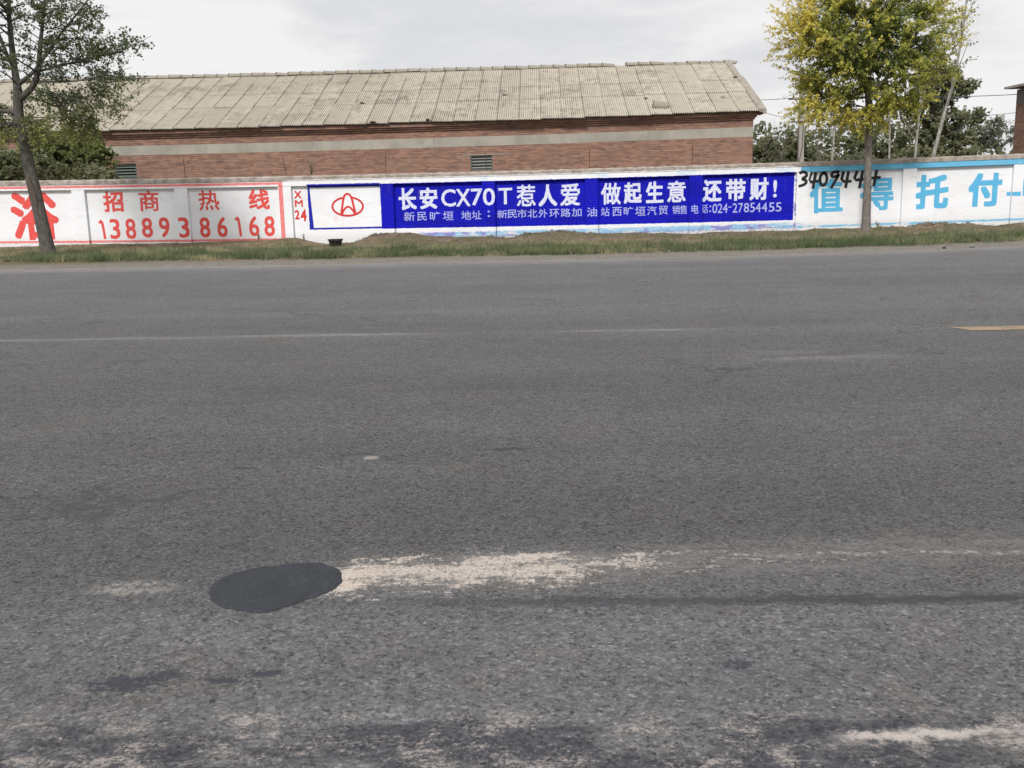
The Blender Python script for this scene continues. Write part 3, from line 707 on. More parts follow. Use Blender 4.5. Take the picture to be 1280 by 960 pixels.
# ------------------------------------------------------------------ warehouse
def brickwall_material(name, tone=1.0):
    g = G(name, .92, .15); x, y, z = g.xyz(); P = g.coord()
    col, fac = g.brick(g.vec(x + y, z, 0.0), .25, .072, .011, (.37 * tone, .19 * tone, .135 * tone), (.27 * tone, .145 * tone, .11 * tone), (.25 * tone, .21 * tone, .18 * tone))
    _, cc = g.voro(g.vec((x + y) / .25, z / .072, 0.0), 1.0); cel = g.xyz(cc)
    col = g.mix(.6, col, g.mix(cel[0], (.16, .090, .068), (.40 * tone, .225 * tone, .160 * tone)))
    col = g.mix(cel[1].ss(.86, .95) * .5, col, (.12, .09, .08))
    n = g.noise(P, .9, 5, .6); s1 = g.noise(g.vec(x * .35, y * .35, z * 5.5), 2.2, 5, .65); n2 = g.noise(P, 9, 4, .65)
    col = g.mix(s1.ss(.45, .75) * .35, col, (.30 * tone, .215 * tone, .17 * tone))
    col = g.mix((1 - s1.ss(.28, .44)) * .5, col, (.13, .085, .07))
    col = g.mix(n.ss(.5, .75) * .35, col, (.27, .20, .165)); col = g.mix(n2.ss(.62, .8) * .3, col, (.36 * tone, .20 * tone, .14 * tone))
    cw = (z / .072 + (n2 - .5) * .5).frac(); col = g.mix((1 - cw.ss(.0, .34)) * .5, col, (.10, .072, .06))
    ln = g.noise(g.vec(x * .12, y * .12, z * 9.0), 1.6, 3, .5)
    col = g.mix((1 - (ln - .5).abs().ss(.0, .016)) * .6, col, (.09, .065, .055))
    return g.out(col, (1 - fac) + n2 * .4, .012, .8)
BR = brickwall_material('old_red_brick')
gc = G('grey_render', .92, .15); gx, gy, gz = gc.xyz(); gn = gc.noise(gc.coord(), 1.1, 6, .6); gn2 = gc.noise(gc.coord(), 14, 4, .65)
gd = gc.noise(gc.vec(gx * 3, gy * 3, gz * .4), 1.4, 3)
gcol = gc.mix(gn.ss(.35, .65), (.285, .27, .23), (.37, .345, .295)); gcol = gc.mix(gd.ss(.55, .75) * .4, gcol, (.20, .19, .16)); gcol = gc.mix(gn2.ss(.6, .8) * .3, gcol, (.18, .17, .15))
CONC = gc.out(gcol, gn2, .01, .6)
YB = 40.2; XE = 8.56; XW0 = -27.0; YE = 39.8; ZE = 4.335; YR = 47.0; ZR = 7.09; YBK = 53.8
def gb(x): x = max(-20, min(9, x)); return .0100 * x + .00030 * x * x + .0             # the old building is not quite level
def bsh(x, y, z):
    k = 1 - .55 * sm(41, 47, y); return (x, y, z + gb(x) * k * sm(0, 3, z))
wh = empty('warehouse', (0, 0, 0), label='long red brick warehouse with a corrugated asbestos roof behind the painted wall', cat='building')
def slab(x0, x1, y0, y1, z0, z1, n=14):
    b = MB(); vs = []
    for i in range(n + 1):
        x = x0 + (x1 - x0) * i / n; vs += [(x, y0, z0), (x, y1, z0), (x, y1, z1), (x, y0, z1)]
    b.v = vs
    for i in range(n):
        a = 4 * i; c = a + 4
        b.f += [(a, c, c + 3, a + 3), (a + 1, a + 2, c + 2, c + 1), (a + 3, c + 3, c + 2, a + 2), (a, a + 1, c + 1, c)]
    b.f += [(0, 3, 2, 1), (4 * n, 4 * n + 1, 4 * n + 2, 4 * n + 3)]
    return b
# south wall below the ring beam, with window openings
wins = [(-17.33, -16.41, 2.42, 3.02), (-2.75, -1.86, 2.40, 3.00)]
b = MB(); xs_ = [XW0] + [c for w_ in wins for c in w_[:2]] + [XE]
for i in range(len(xs_) - 1):
    x0, x1 = xs_[i], xs_[i + 1]
    if i % 2 == 0:
        s_ = slab(x0, x1, YB, YB + .37, -.3, 3.36, max(1, int((x1 - x0) / 1.5))); b.add(s_.v, s_.f)
    else:
        w_ = wins[i // 2]
        for z0, z1 in ((-.3, w_[2]), (w_[3], 3.36)):
            s_ = slab(x0, x1, YB, YB + .37, z0, z1, 1); b.add(s_.v, s_.f)
b.build('brick_wall', BR, wh, fn=bsh)
slab(XW0, XE, YB - .004, YB + .37, 3.362, 3.735, 24).build('ring_beam', CONC, wh, fn=bsh)
slab(XW0, XE, YB, YB + .37, 3.737, 4.30, 24).build('upper_brickwork', BR, wh, fn=bsh)
for k, (z0, z1, pr) in enumerate(((4.02, 4.095, .06), (4.097, 4.175, .13), (4.177, 4.30, .21))):
    slab(XW0, XE + pr * .8, YB - pr, YB - .001, z0, z1, 24).build('brick_cornice_course', BR, wh, fn=bsh)
# gable walls and back wall
for X0, X1 in ((XE - .37, XE - .002), (XW0 + .002, XW0 + .37)):
    b = MB(); zr = ZR - .16
    prof = [(YB + .372, -.3), (YBK - .372, -.3), (YBK - .372, 4.50), (YR, ZR - .07), (YB + .372, 4.56)]
    b.v = [(X0, y, z) for y, z in prof] + [(X1, y, z) for y, z in prof]; n = 5
    b.f = [tuple(range(n - 1, -1, -1)), tuple(range(n, 2 * n))] + [(k, (k + 1) % n, n + (k + 1) % n, n + k) for k in range(n)]
    b.build('gable_wall', BR, wh, fn=bsh)
slab(XW0, XE, YBK - .37, YBK, -.3, 4.30, 12).build('back_wall', BR, wh, fn=bsh)
b = MB()
for k in range(3):                                            # gable cornice returning up the east verge
    pass
# windows: iron frames with louvre slats
gw = G('green_iron', .6, .4); gw.out(gw.mix(gw.noise(gw.coord(), 25, 3), (.06, .085, .075), (.12, .145, .13))); WIN = gw.mat
gs2 = G('grey_slat', .7, .3); gs2.out(gs2.mix(gs2.noise(gs2.coord(), 20, 3), (.13, .14, .13), (.24, .245, .225))); SL = gs2.mat
gdk = G('dark_interior', .95, .05); gdk.out(gdk.mix(gdk.noise(gdk.coord(), 2, 2), (.012, .012, .013), (.02, .02, .021)))
for i, (x0, x1, z0, z1) in enumerate(wins):
    x0, z0, x1, z1 = x0 + .003, z0 + .003, x1 - .003, z1 - .003
    b = MB(); t = .055; y0, y1 = YB + .05, YB + .12
    for q in ((x0, x0 + t, z0, z1), (x1 - t, x1, z0, z1), (x0 + t, x1 - t, z0, z0 + t), (x0 + t, x1 - t, z1 - t, z1)): b.box(q[0], q[1], y0, y1, q[2], q[3])
    wn = b.build('window', WIN, wh, fn=bsh)
    for k in range(4):
        zc = z0 + t + (k + .45) * (z1 - z0 - 2 * t) / 4
        b = MB(); b.add([(x0 + t, y0 + .01, zc - .025), (x1 - t, y0 + .01, zc - .025), (x1 - t, y0 + .055, zc + .035), (x0 + t, y0 + .055, zc + .035),
                         (x0 + t, y0 + .018, zc - .03), (x1 - t, y0 + .018, zc - .03), (x1 - t, y0 + .063, zc + .03), (x0 + t, y0 + .063, zc + .03)],
                        [(0, 1, 2, 3), (7, 6, 5, 4), (0, 4, 5, 1), (1, 5, 6, 2), (2, 6, 7, 3), (3, 7, 4, 0)])
        b.build('slat', SL if i else WIN, wn, fn=bsh)
    b = MB(); b.box(x0, x1, YB + .33, YB + .36, z0, z1); b.build('backing', gdk.mat, wn, fn=bsh)
slab(-3.05, -1.1, YB - .012, YB - .001, 3.004, 3.04, 2).build('lintel', CONC, wh, fn=bsh)

# roof: real corrugated sheets in three rows, each a part sharing one mesh per row
def sheet_material():
    g = G('asbestos_sheet', .9, .15); P = g.coord(); x, y, z = g.xyz(); r = g.rnd()
    wpos = g.nt.nodes.new('ShaderNodeNewGeometry'); W_ = S(g.nt, wpos.outputs['Position'])
    wx, wy, wz = g.xyz(W_)
    big = g.noise(g.vec(wx * .30, wy * .5, 0.0), 1.0, 5, .6); n = g.noise(W_, 2.6, 6, .7); n2 = g.noise(W_, 16, 4, .7)
    st = g.noise(g.vec(wx * 7.0, wy * .55, 0.0), 1.2, 4, .6)
    col = g.mix(r, (.475, .43, .355), (.57, .52, .43))
    dirt = (n * .45 + st * .25 + big * .5 + (r - .5) * .12).ss(.56, .86)
    col = g.mix(dirt * .60, col, (.135, .125, .105))
    # grime settles in the valleys of the corrugation and along laps
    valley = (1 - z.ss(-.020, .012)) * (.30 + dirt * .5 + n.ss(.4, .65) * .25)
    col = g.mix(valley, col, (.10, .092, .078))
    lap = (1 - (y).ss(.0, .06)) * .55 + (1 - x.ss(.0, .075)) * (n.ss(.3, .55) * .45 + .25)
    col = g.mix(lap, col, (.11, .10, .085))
    col = g.mix(n2.ss(.62, .78) * .3, col, (.20, .185, .155))
    return g.out(col, n2, .006, .5)
SM = sheet_material()
slope = math.atan2(ZR - ZE, YR - YE); cs, sn = math.cos(slope), math.sin(slope); LEN = math.hypot(ZR - ZE, YR - YE)
PITCH = .868; WAVES = 10
rows = [(0.0, 2.86), (2.74, 4.70), (4.60, LEN)]
def sheet_mesh(L, name):
    b = MB(); n = WAVES * 6 + 4; wd_ = PITCH + .05
    for i in range(n + 1):
        x = wd_ * i / n; z = .024 * math.cos(2 * math.pi * x / (PITCH / WAVES))
        b.v += [(x, 0, z), (x, L, z), (x, 0, z - .009), (x, L, z - .009)]
        if i: a = 4 * (i - 1); c = 4 * i; b.f += [(a, c, c + 1, a + 1), (a + 3, c + 3, c + 2, a + 2), (a, a + 2, c + 2, c)]
    b.f += [(0, 1, 3, 2), (4 * n + 2, 4 * n + 3, 4 * n + 1, 4 * n)]
    me = b.mesh(name, smooth=True); me.materials.append(SM)
    me.set_sharp_from_angle(angle=math.radians(60)); return me
ncol = int((8.72 - XW0) / PITCH) + 1
for ri, (s0, s1) in enumerate(rows):
    me = sheet_mesh(s1 - s0, 'roof_sheet')
    for c in range(ncol):
        x = 8.76 - (c + 1) * PITCH; xm = x + PITCH / 2
        ds = rng.gauss(0, .025) + (.06 if (ri == 0 and xm < -2.1) else 0) - (.03 if ri == 0 and xm < 4.4 else 0)
        s_ = s0 + ds
        y = YE + s_ * cs; k = 1 - .55 * sm(41, 47, y)
        lift = .012 * ri + rng.uniform(0, .003)
        o = link('roof_sheet', me, None, wh, (x, y - sn * lift, ZE + s_ * sn + gb(xm) * k + cs * lift))
        y2 = YE + s1 * cs; k2 = 1 - .55 * sm(41, 47, y2)
        o.rotation_euler = (slope + (gb(xm) * (k2 - k)) / (s1 - s0) + rng.gauss(0, .002), .020 - math.atan((gb(x + PITCH) - gb(x)) / PITCH) * k, rng.gauss(0, .004))
        if ri == 2 and False: pass
# north slope as one plain sheet run (never faces the road)
b = MB(); n = 20
for i in range(n + 1):
    x = XW0 + (8.75 - XW0) * i / n; b.v += [(x, YR, ZR - .01 + gb(x) * .45), (x, YBK + .4, ZE + gb(x) * .45)]
    if i: b.f.append((2 * i - 2, 2 * i - 1, 2 * i + 1, 2 * i))
b.build('north_roof_slope', SM, wh)
# ridge caps, one by one; a gap where one has slid off
def ridge_mesh():
    b = MB(); n = 8; L = .62
    for j, (x, r) in enumerate(((0, .175), (.07, .165), (L - .06, .145), (L, .14))):
        for k in range(n + 1):
            a = math.pi * (-.05 + 1.1 * k / n); b.v.append((x, -math.cos(a) * r * 1.25, math.sin(a) * r * .85))
    for j in range(3):
        for k in range(n): a = j * (n + 1) + k; b.f.append((a, a + n + 1, a + n + 2, a + 1))
    me = b.mesh('ridge_cap', smooth=True); me.materials.append(SM); return me
RM = ridge_mesh(); x = 8.55; k = 0
while x > XW0:
    if not (3.3 < x + .3 < 4.0):
        low = .05 if x > 5.6 else 0
        o = link('ridge_cap', RM, None, wh, (x, YR + rng.gauss(0, .012), ZR + .015 - low + gb(x) * .45 + rng.gauss(0, .006)))
        o.rotation_euler = (rng.gauss(0, .03), rng.gauss(.02, .02), rng.gauss(0, .02)); 
    x -= .56; k += 1
# east verge: cement strip along the gable edge, broken part way
gv = G('verge_cement', .92, .15); nv = gv.noise(gv.coord(), 5, 5, .65); gv.out(gv.mix(nv.ss(.35, .7), (.36, .32, .27), (.22, .195, .165)), nv, .02, .5)
def verge(s0, s1, x0, x1, up):
    b = MB(); n = 6
    for i in range(n + 1):
        s_ = s0 + (s1 - s0) * i / n; y = YE + s_ * cs; z = ZE + s_ * sn + gb(8.8) * (1 - .55 * sm(41, 47, y)) + up; j = .01 * vn(s_, 1, 3)
        b.v += [(x0, y + .02, z - .03), (x0 + .02 + j, y, z + .04 + j), (x1 - .02, y, z + .05 + j), (x1 + j, y + .02, z - .16)]
        if i: a = 4 * (i - 1); c = 4 * i; b.f += [(a + k, c + k, c + k + 1, a + k + 1) for k in range(3)] + [(a + 3, c + 3, c, a)]
    b.f += [(0, 1, 2, 3), (4 * n + 3, 4 * n + 2, 4 * n + 1, 4 * n)]
    b.build('verge_strip', gv.mat, wh)
verge(-.06, 4.9, 8.66, 8.98, .03); verge(4.86, LEN + .12, 8.60, 8.90, .05)
b = MB(); b.box(8.735, 8.90, YB - .30, YB + .40, 4.20, 4.36); b.build('corner_corbel', BR, wh, fn=bsh)
slab(XW0, XE + .17, YB - .10, YB + .36, 4.302, 4.43, 24).build('eaves_course', BR, wh, fn=bsh)

# odd things lying on the roof
def on_roof(x, y, up=.04): return (x, y, ZE + (y - YE) * math.tan(slope) + gb(x) * (1 - .55 * sm(41, 47, y)) + up)
o = link('fallen_ridge_cap', RM, None, None, on_roof(4.62, 40.75, .07), label='ridge cap slid down and lying near the eave of the corrugated roof', cat='ridge cap')
o.rotation_euler = (slope, .10, -.12); o.scale = (1.0, 1.1, 1.3)
frs = [(4.45, 41.8, .09, 'brick fragment on the corrugated roof just above the fallen ridge cap'), (7.56, 41.55, .08, 'brick fragment on the corrugated roof near its eastern end, lower of two'),
       (8.60, 44.35, .12, 'dark brick fragment against the eastern verge of the corrugated roof'), (-6.6, 39.86, .13, 'lump of broken brick on the eave left of the middle of the roof'),
       (-4.4, 39.90, .14, 'lump of broken brick on the eave nearest above the blue slogan'), (-1.43, 42.93, .10, 'dark brick fragment on the corrugated roof, highest one above the window'),
       (-7.44, 42.4, .12, 'flat dark rubble in the middle of the western roof half'), (6.2, 41.5, .05, 'small stone on the corrugated roof between two larger fragments')]
for x, y, r, lab in frs:
    b = MB(); px_, py_, pz_ = on_roof(x, y, .03); 
    stone(b, 0, 0, 0, r); stone(b, r * .9, -.02, -.01, r * .55)
    b.build('brick_fragment', gv.mat if r < .1 else RUST, None, loc=(px_, py_, pz_), label=lab, cat='rubble', group='rubble on the roof')
# ------------------------------------------------------------------ trees and plants
def bark_material(name, c1, c2, sc_=9):
    g = G(name, .92, .15); x, y, z = g.xyz(); P = g.coord()
    n = g.noise(g.vec(x * 3.0, y * 3.0, z * .8), sc_, 5, .65); n2 = g.noise(P, 3.5, 4, .6)
    col = g.mix(n.ss(.35, .65), c1, c2); col = g.mix(n2.ss(.58, .72) * .5, col, tuple(c * .5 for c in c1))
    nb = g.noise(g.vec(x * 5.0, y * 5.0, z * 1.1), 14, 5, .75)
    return g.out(g.mix(nb.ss(.5, .7) * .45, col, tuple(c * .45 for c in c1)), n + nb, .03, 1.0)
BARK_D = bark_material('dark_bark', (.075, .068, .06), (.17, .155, .14))
BARK_G = bark_material('grey_bark', (.15, .135, .118), (.27, .245, .215))
BARK_P = bark_material('pale_bark', (.26, .25, .22), (.46, .44, .40), 5)

def resample(pl, step=.15):
    out = []
    for (p, r), (q, s) in zip(pl, pl[1:]):
        p, q = Vector(p), Vector(q); n = max(1, int((q - p).length / step))
        for i in range(n): t = i / n; out.append((p.lerp(q, t), r + (s - r) * t))
    out.append((Vector(pl[-1][0]), pl[-1][1])); return out
def smooth_pl(pl, it=2):
    P = [(Vector(p), r) for p, r in pl]
    for _ in range(it):
        Q = [P[0]]
        for (p, r), (q, s) in zip(P, P[1:]): Q += [(p.lerp(q, .25), r * .75 + s * .25), (p.lerp(q, .75), r * .25 + s * .75)]
        Q.append(P[-1]); P = Q
    return P
def rv():
    while True:
        v = Vector((rng.uniform(-1, 1), rng.uniform(-1, 1), rng.uniform(-1, 1)))
        if .05 < v.length < 1: return v.normalized()

def make_tree(name, base, trunk, limbs, targets, center, leaf_mat, bark, lsize, subs, per, sublen, tintfn, label, cat, group=None,
              zattach=None, seg=7, twig_r=.012, up=.15, outw=.6, crown_name='crown', gap=0.0, jitter=.045, crown_label=None, bulge=.15):
    """trunk and limbs: polylines [(point, radius)]; targets: points the boughs reach for; everything relative to base"""
    root = empty(name, base, label=label, cat=cat, group=group)
    tb = MB(); attach = []
    T = smooth_pl(trunk); tb.tube([p for p, r in T], [r * (1 + .06 * mnoise.noise(p * 3)) for p, r in T], 9)
    if zattach is None: zattach = trunk[-1][0][2] * .8
    attach += [a for a in resample(T) if a[0].z > zattach]
    lb = MB()
    for l in limbs:
        L = smooth_pl(l, 1); lb.tube([p for p, r in L], [r for p, r in L], seg); attach += resample(L)
    pos, nrm, siz, tin = [], [], [], []
    C = Vector(center)
    for tg in targets:
        t = Vector(tg); best = min(attach, key=lambda a: (a[0] - t).length + max(0, a[0].z - t.z) * 1.2 + rng.random() * .25)
        a, ra = best; L = (t - a).length
        mid = a.lerp(t, .5) + Vector((0, 0, L * bulge)) + rv() * L * .08
        pts = []
        for i in range(5): s = i / 4; pts.append(a * (1 - s) ** 2 + mid * 2 * s * (1 - s) + t * s * s)
        r0 = min(ra * .6, twig_r * (1 + L * .9)); lb.tube(pts, [r0 + (twig_r * .3 - r0) * i / 4 for i in range(5)], 4, cap=False)
        bd = (pts[-1] - pts[-2]).normalized(); outd = (t - C); outd = outd.normalized() if outd.length > .01 else rv()
        for k in range(subs):
            s = .35 + .65 * (k + rng.random()) / subs; i = min(3, int(s * 4)); p0 = pts[i].lerp(pts[i + 1], s * 4 - i)
            d = (bd * .5 + outd * outw + rv() * .75 + Vector((0, 0, up))).normalized(); l = rng.uniform(*sublen)
            bend = rv() * l * .15 + Vector((0, 0, up * l * .3))
            p1 = p0 + d * l * .5 + bend * .3; p2 = p0 + d * l + bend
            lb.tube([p0, p1, p2], [twig_r * .42, twig_r * .3, twig_r * .15], 3, cap=False)
            for q in range(per):
                if rng.random() < gap: continue
                u = .12 + .9 * (q + rng.random()) / per; p = (p0.lerp(p1, u * 2) if u < .5 else p1.lerp(p2, u * 2 - 1)) + rv() * jitter
                pos.append(p); nn = rv() * .85 + outd * .3 + Vector((0, -.38, .50)); nrm.append(nn); siz.append(lsize * rng.uniform(.65, 1.3))
                tin.append(min(1, max(0, tintfn(p, rng))))
    tb.build('trunk', bark, root, smooth=True)
    lb.build('branches', bark, root, smooth=True)
    me = leaf_mesh(crown_name, np.array([tuple(p) for p in pos]), np.array([tuple(n) for n in nrm]), np.array(siz), tin)
    link(crown_name, me, leaf_mat, root, label=crown_label)
    return root

# --- yellowing elm on the right
LM_R = foliage_material('yellowing_elm_leaf', (.15, .20, .05), (.38, .40, .085), (.72, .62, .14), .52)
bx = Vector((9.95, 30.3, .06))
def rel(*p): return tuple(Vector(p) - bx)
trunk = [((0.02, 0, -.3), .22), ((.01, 0, .05), .165), ((.0, 0, .3), .135), ((-.01, 0, 1.3), .115), ((-.03, 0, 2.4), .10), ((-.05, .02, 3.4), .105), ((-.12, 0, 4.15), .11)]
f = (-.12, 0, 4.1)
limbs = [[(f, .085), ((-.30, .05, 4.5), .07), ((-.45, .1, 4.95), .055), ((-.52, .0, 5.6), .04), ((-.7, -.1, 6.6), .02)],
         [(f, .075), ((.18, -.1, 4.35), .06), ((.52, -.15, 4.65), .05), ((.9, -.3, 5.2), .035), ((1.2, -.3, 6.0), .02)],
         [((-.08, 0, 4.1), .06), ((.0, .35, 4.7), .05), ((.1, .8, 5.5), .035), ((.0, 1.0, 6.3), .02)],
         [((-.35, .05, 4.6), .045), ((-.9, -.3, 4.9), .035), ((-1.6, -.5, 5.3), .022), ((-2.2, -.6, 5.5), .012)],
         [((-.08, 0, 4.0), .04), ((-.7, .1, 3.95), .03), ((-1.4, .2, 4.0), .018)],
         [((.4, -.1, 4.55), .04), ((1.2, .2, 4.6), .03), ((2.0, .2, 4.8), .015)],
         [((-.47, .1, 5.1), .04), ((-.2, -.3, 5.8), .03), ((.2, -.5, 6.8), .02)],
         [((-.05, .02, 3.6), .03), ((.5, -.4, 3.75), .022), ((1.1, -.6, 3.8), .012)]]
cc = Vector((-.22, 0, 5.55)); tg = []
while len(tg) < 560:
    v = rv(); r = rng.random() ** .42
    p = cc + Vector((v.x * 2.8 * r, v.y * 2.2 * r, v.z * (2.5 if v.z > 0 else 2.15) * r))
    if p.z < 3.4: continue
    if p.z < 4.15 and abs(p.x + .1) < .55 and rng.random() < .4: continue
    if p.x > 1.2 and p.z < 3.9: continue
    tg.append(tuple(p))
for _ in range(46): tg.append((rng.uniform(-2.3, .35), rng.uniform(-1.2, 1.0), rng.uniform(3.15, 3.85)))
for _ in range(14): tg.append((rng.uniform(.3, 1.6), rng.uniform(-1.0, 1.0), rng.uniform(3.5, 3.95)))
def tint_r(p, r):
    v = p - cc; rr = math.sqrt((v.x / 2.9) ** 2 + (v.y / 2.5) ** 2 + (v.z / 2.5) ** 2)
    return .08 + .95 * sm(.40, 1.0, rr) * (.70 + .30 * sm(-.8, .8, v.z)) + (-v.x) * .05 + .35 * mnoise.noise(p * 1.6) + r.gauss(0, .12)
make_tree('elm_tree', bx, trunk, limbs, tg, cc, LM_R, BARK_G, .080, 7, 15, (.22, .60), tint_r,
          'round crowned young elm with yellowing leaves and a straight grey trunk', 'tree', zattach=3.3, up=.12, jitter=.04)

# --- dark leaning elm on the left
LM_L = foliage_material('dark_elm_leaf', (.10, .128, .065), (.17, .20, .085), (.33, .34, .10), .5)
bx = Vector((-13.42, 26.3, .03))
trunk = [((.06, 0, -.3), .29), ((.05, 0, .05), .22), ((.03, 0, .3), .185), ((-.05, 0, 1.0), .17), ((-.16, 0, 1.9), .165), ((-.27, .02, 2.8), .145), ((-.33, .02, 3.5), .125), ((-.34, 0, 3.9), .13), ((-.28, 0, 4.35), .12)]
def R_(*p): return (p[0] + 13.42, p[2], p[1] - .03)
def L_(pts, rr): return [((x + 13.42, dy, z - .03), r) for (x, dy, z), r in zip(pts, rr)]
limbs = [L_([(-13.70, 0, 4.33), (-13.78, .1, 4.9), (-13.84, .2, 5.5), (-13.86, .3, 6.6), (-13.7, .4, 7.9)], [.11, .09, .075, .055, .025]),
         L_([(-13.72, 0, 4.15), (-13.45, -.05, 4.32), (-13.2, -.1, 4.52), (-12.98, -.2, 4.9), (-12.85, -.3, 5.4), (-12.6, -.4, 6.2), (-12.35, -.5, 7.3)], [.10, .085, .08, .07, .055, .04, .02]),
         L_([(-13.70, 0, 4.55), (-13.35, .2, 4.85), (-13.1, .3, 5.2), (-12.65, .4, 5.8), (-12.2, .5, 6.3), (-11.6, .6, 7.0)], [.055, .05, .045, .035, .025, .012]),
         L_([(-13.74, 0, 3.82), (-14.0, -.1, 3.86), (-14.3, -.2, 3.9), (-14.9, -.3, 4.25), (-15.5, -.4, 4.8)], [.07, .06, .05, .035, .02]),
         L_([(-13.78, .1, 4.9), (-14.1, .3, 5.5), (-14.4, .5, 6.3), (-14.8, .6, 7.2)], [.055, .045, .03, .015]),
         L_([(-13.0, -.15, 4.85), (-12.4, -.1, 5.0), (-11.7, .0, 5.15), (-11.0, .1, 5.30), (-10.45, .1, 5.5), (-10.05, .1, 5.70)], [.035, .028, .02, .014, .009, .004]),
         L_([(-13.1, -.1, 4.6), (-12.5, -.3, 4.55), (-11.8, -.4, 4.55), (-11.1, -.5, 4.70), (-10.4, -.5, 4.84)], [.035, .026, .018, .010, .004]),
         L_([(-13.3, -.05, 4.42), (-12.7, -.4, 4.25), (-12.0, -.5, 4.10), (-11.3, -.6, 3.92), (-10.85, -.6, 3.86)], [.03, .024, .016, .009, .004]),
         L_([(-13.5, -.0, 4.28), (-12.9, .4, 4.0), (-12.3, .6, 3.75), (-11.6, .7, 3.55)], [.03, .022, .014, .006])]
cc = Vector((-.5, 0, 5.9)); tg = []
def add_t(n, x0, x1, z0, z1, yy=1.4, keep=None):
    c = 0
    while c < n:
        p = (rng.uniform(x0, x1) + 13.42, rng.uniform(-yy, yy), rng.uniform(z0, z1)); 
        if keep and not keep(p[0] - 13.42, p[2]): continue
        tg.append(p); c += 1
add_t(165, -15.4, -11.7, 4.7, 8.2, 1.6, lambda x, z: (x + 13.6) ** 2 / 3.4 + (z - 6.4) ** 2 / 3.6 < 1)
add_t(44, -12.6, -11.2, 5.1, 6.6, 1.0, lambda x, z: z > 5.0 + (x + 12.6) * .1 and x < -11.3 - (z - 5.2) * .15)
add_t(16, -11.7, -10.3, 5.25, 5.75, .5, lambda x, z: abs(z - (5.2 + (x + 11.7) * .33)) < .18)
add_t(30, -12.6, -10.7, 4.2, 4.9, .8)
add_t(26, -12.7, -11.0, 3.75, 4.3, .8)
add_t(70, -15.2, -12.2, 3.05, 4.4, 1.2)
add_t(26, -12.9, -11.9, 3.0, 3.7, .8)
def tint_l(p, r): return .12 + .62 * (1 - sm(3.1, 4.7, p.z)) + .25 * mnoise.noise(p * 1.3) + r.gauss(0, .10)
make_tree('elm_tree', bx, trunk, limbs, tg, cc, LM_L, BARK_D, .080, 5, 10, (.20, .55), tint_l,
          'dark leaved elm with a leaning forked trunk before the left end of the wall', 'tree', zattach=3.5, up=.15, jitter=.06, gap=.04, twig_r=.011)
# torn bark and grey lower trunk of the leaning elm: a long scar
b = MB(); 
gsr = G('bare_wood_scar', .9); gsr.out(gsr.mix(gsr.noise(gsr.coord(), 12, 4), (.05, .038, .03), (.13, .10, .08)))
for k in range(13):
    z = 1.15 + k * .085; t = k / 12; w_ = .055 * math.sin(math.pi * min(1, max(.08, t))) + .012
    cx = -13.42 + np.interp(z, [.25, 1.0, 1.9, 2.8], [.03, -.05, -.16, -.27]) + .02; rr = .172
    b.v += [(cx - w_, 26.3 - math.sqrt(rr ** 2 - w_ ** 2) - .004, z), (cx, 26.3 - rr - .012, z), (cx + w_, 26.3 - math.sqrt(rr ** 2 - w_ ** 2) - .004, z)]
    if k: a = 3 * (k - 1); c = 3 * k; b.f += [(a, a + 1, c + 1, c), (a + 1, a + 2, c + 2, c + 1)]
lt = [o for o in COL.objects if o.name.startswith('elm_tree') and o.location.x < 0][0]
me = b.mesh('bark_scar'); me.transform(Matrix.Translation(-bx)); link('bark_scar', me, gsr.mat, lt, label='dark bare scar in the bark')

# --- background planting
def blob_targets(n, c, r, zmin=None, bias=.5):
    out = []
    while len(out) < n:
        v = rv(); k = rng.random() ** bias; p = (c[0] + v.x * r[0] * k, c[1] + v.y * r[1] * k, c[2] + v.z * r[2] * k)
        if zmin is not None and p[2] < zmin: continue
        out.append(p)
    return out
GREY_GREEN = foliage_material('grey_green_leaf', (.165, .18, .105), (.25, .26, .15), (.34, .33, .19), .5)
DARK_GREEN = foliage_material('dark_green_leaf', (.115, .130, .070), (.185, .20, .10), (.27, .27, .13), .5)
YEL_GREEN = foliage_material('yellow_green_leaf', (.13, .16, .065), (.22, .245, .085), (.34, .34, .12), .5)
PALE_GREEN = foliage_material('pale_willow_leaf', (.14, .16, .11), (.22, .24, .16), (.31, .32, .22), .45)
def ntint(off, amp=.3, base=.35): return lambda p, r: base + amp * mnoise.noise(p * 1.1 + Vector((off, 0, 0))) + r.gauss(0, .12)
def bush(name, x, y, h, rx, n, mat, label, cat='bush', group=None, ls=.10, tint=None, zc=.5, ry=None, per=11, subs=7, sublen=(.2, .5), bark=None, nst=5, zmin=.4):
    ry = ry or rx * .8; trunk = [((0, 0, -.3), .07), ((.03, 0, h * .25), .055), ((.0, .03, h * .5), .03)]
    limbs = [[((0, 0, .15), .04), ((math.cos(a) * rx * .3, math.sin(a) * ry * .3, h * .35), .03), ((math.cos(a) * rx * .55, math.sin(a) * ry * .55, h * .72), .012)] for a in [6.283 * k / nst + x for k in range(nst)]]
    tg = blob_targets(int(n * 1.25), (0, 0, h * zc), (rx, ry, h * (1 - zc) - .2), zmin, .6)
    return make_tree(name, (x, y, -.04), trunk, limbs, tg, (0, 0, h * .4), mat, bark or BARK_D, ls * 1.35, subs, per, sublen, tint or ntint(x), label, cat, group, zattach=.1, seg=5)
gL = 'bushes behind the left end of the wall'
bush('bush', -18.3, 34.4, 3.4, 1.9, 170, DARK_GREEN, 'large dark bush behind the wall at the far left edge, left of the leaning trunk', group=gL, ls=.12)
bush('bush', -16.2, 34.6, 3.0, 1.1, 130, DARK_GREEN, 'dark bush behind the wall just right of the leaning trunk', group=gL, ls=.11)
bush('bush', -18.2, 36.6, 4.6, 1.5, 150, YEL_GREEN, 'yellow green bush rising behind the dark bushes by the leaning trunk', group=gL, ls=.11)
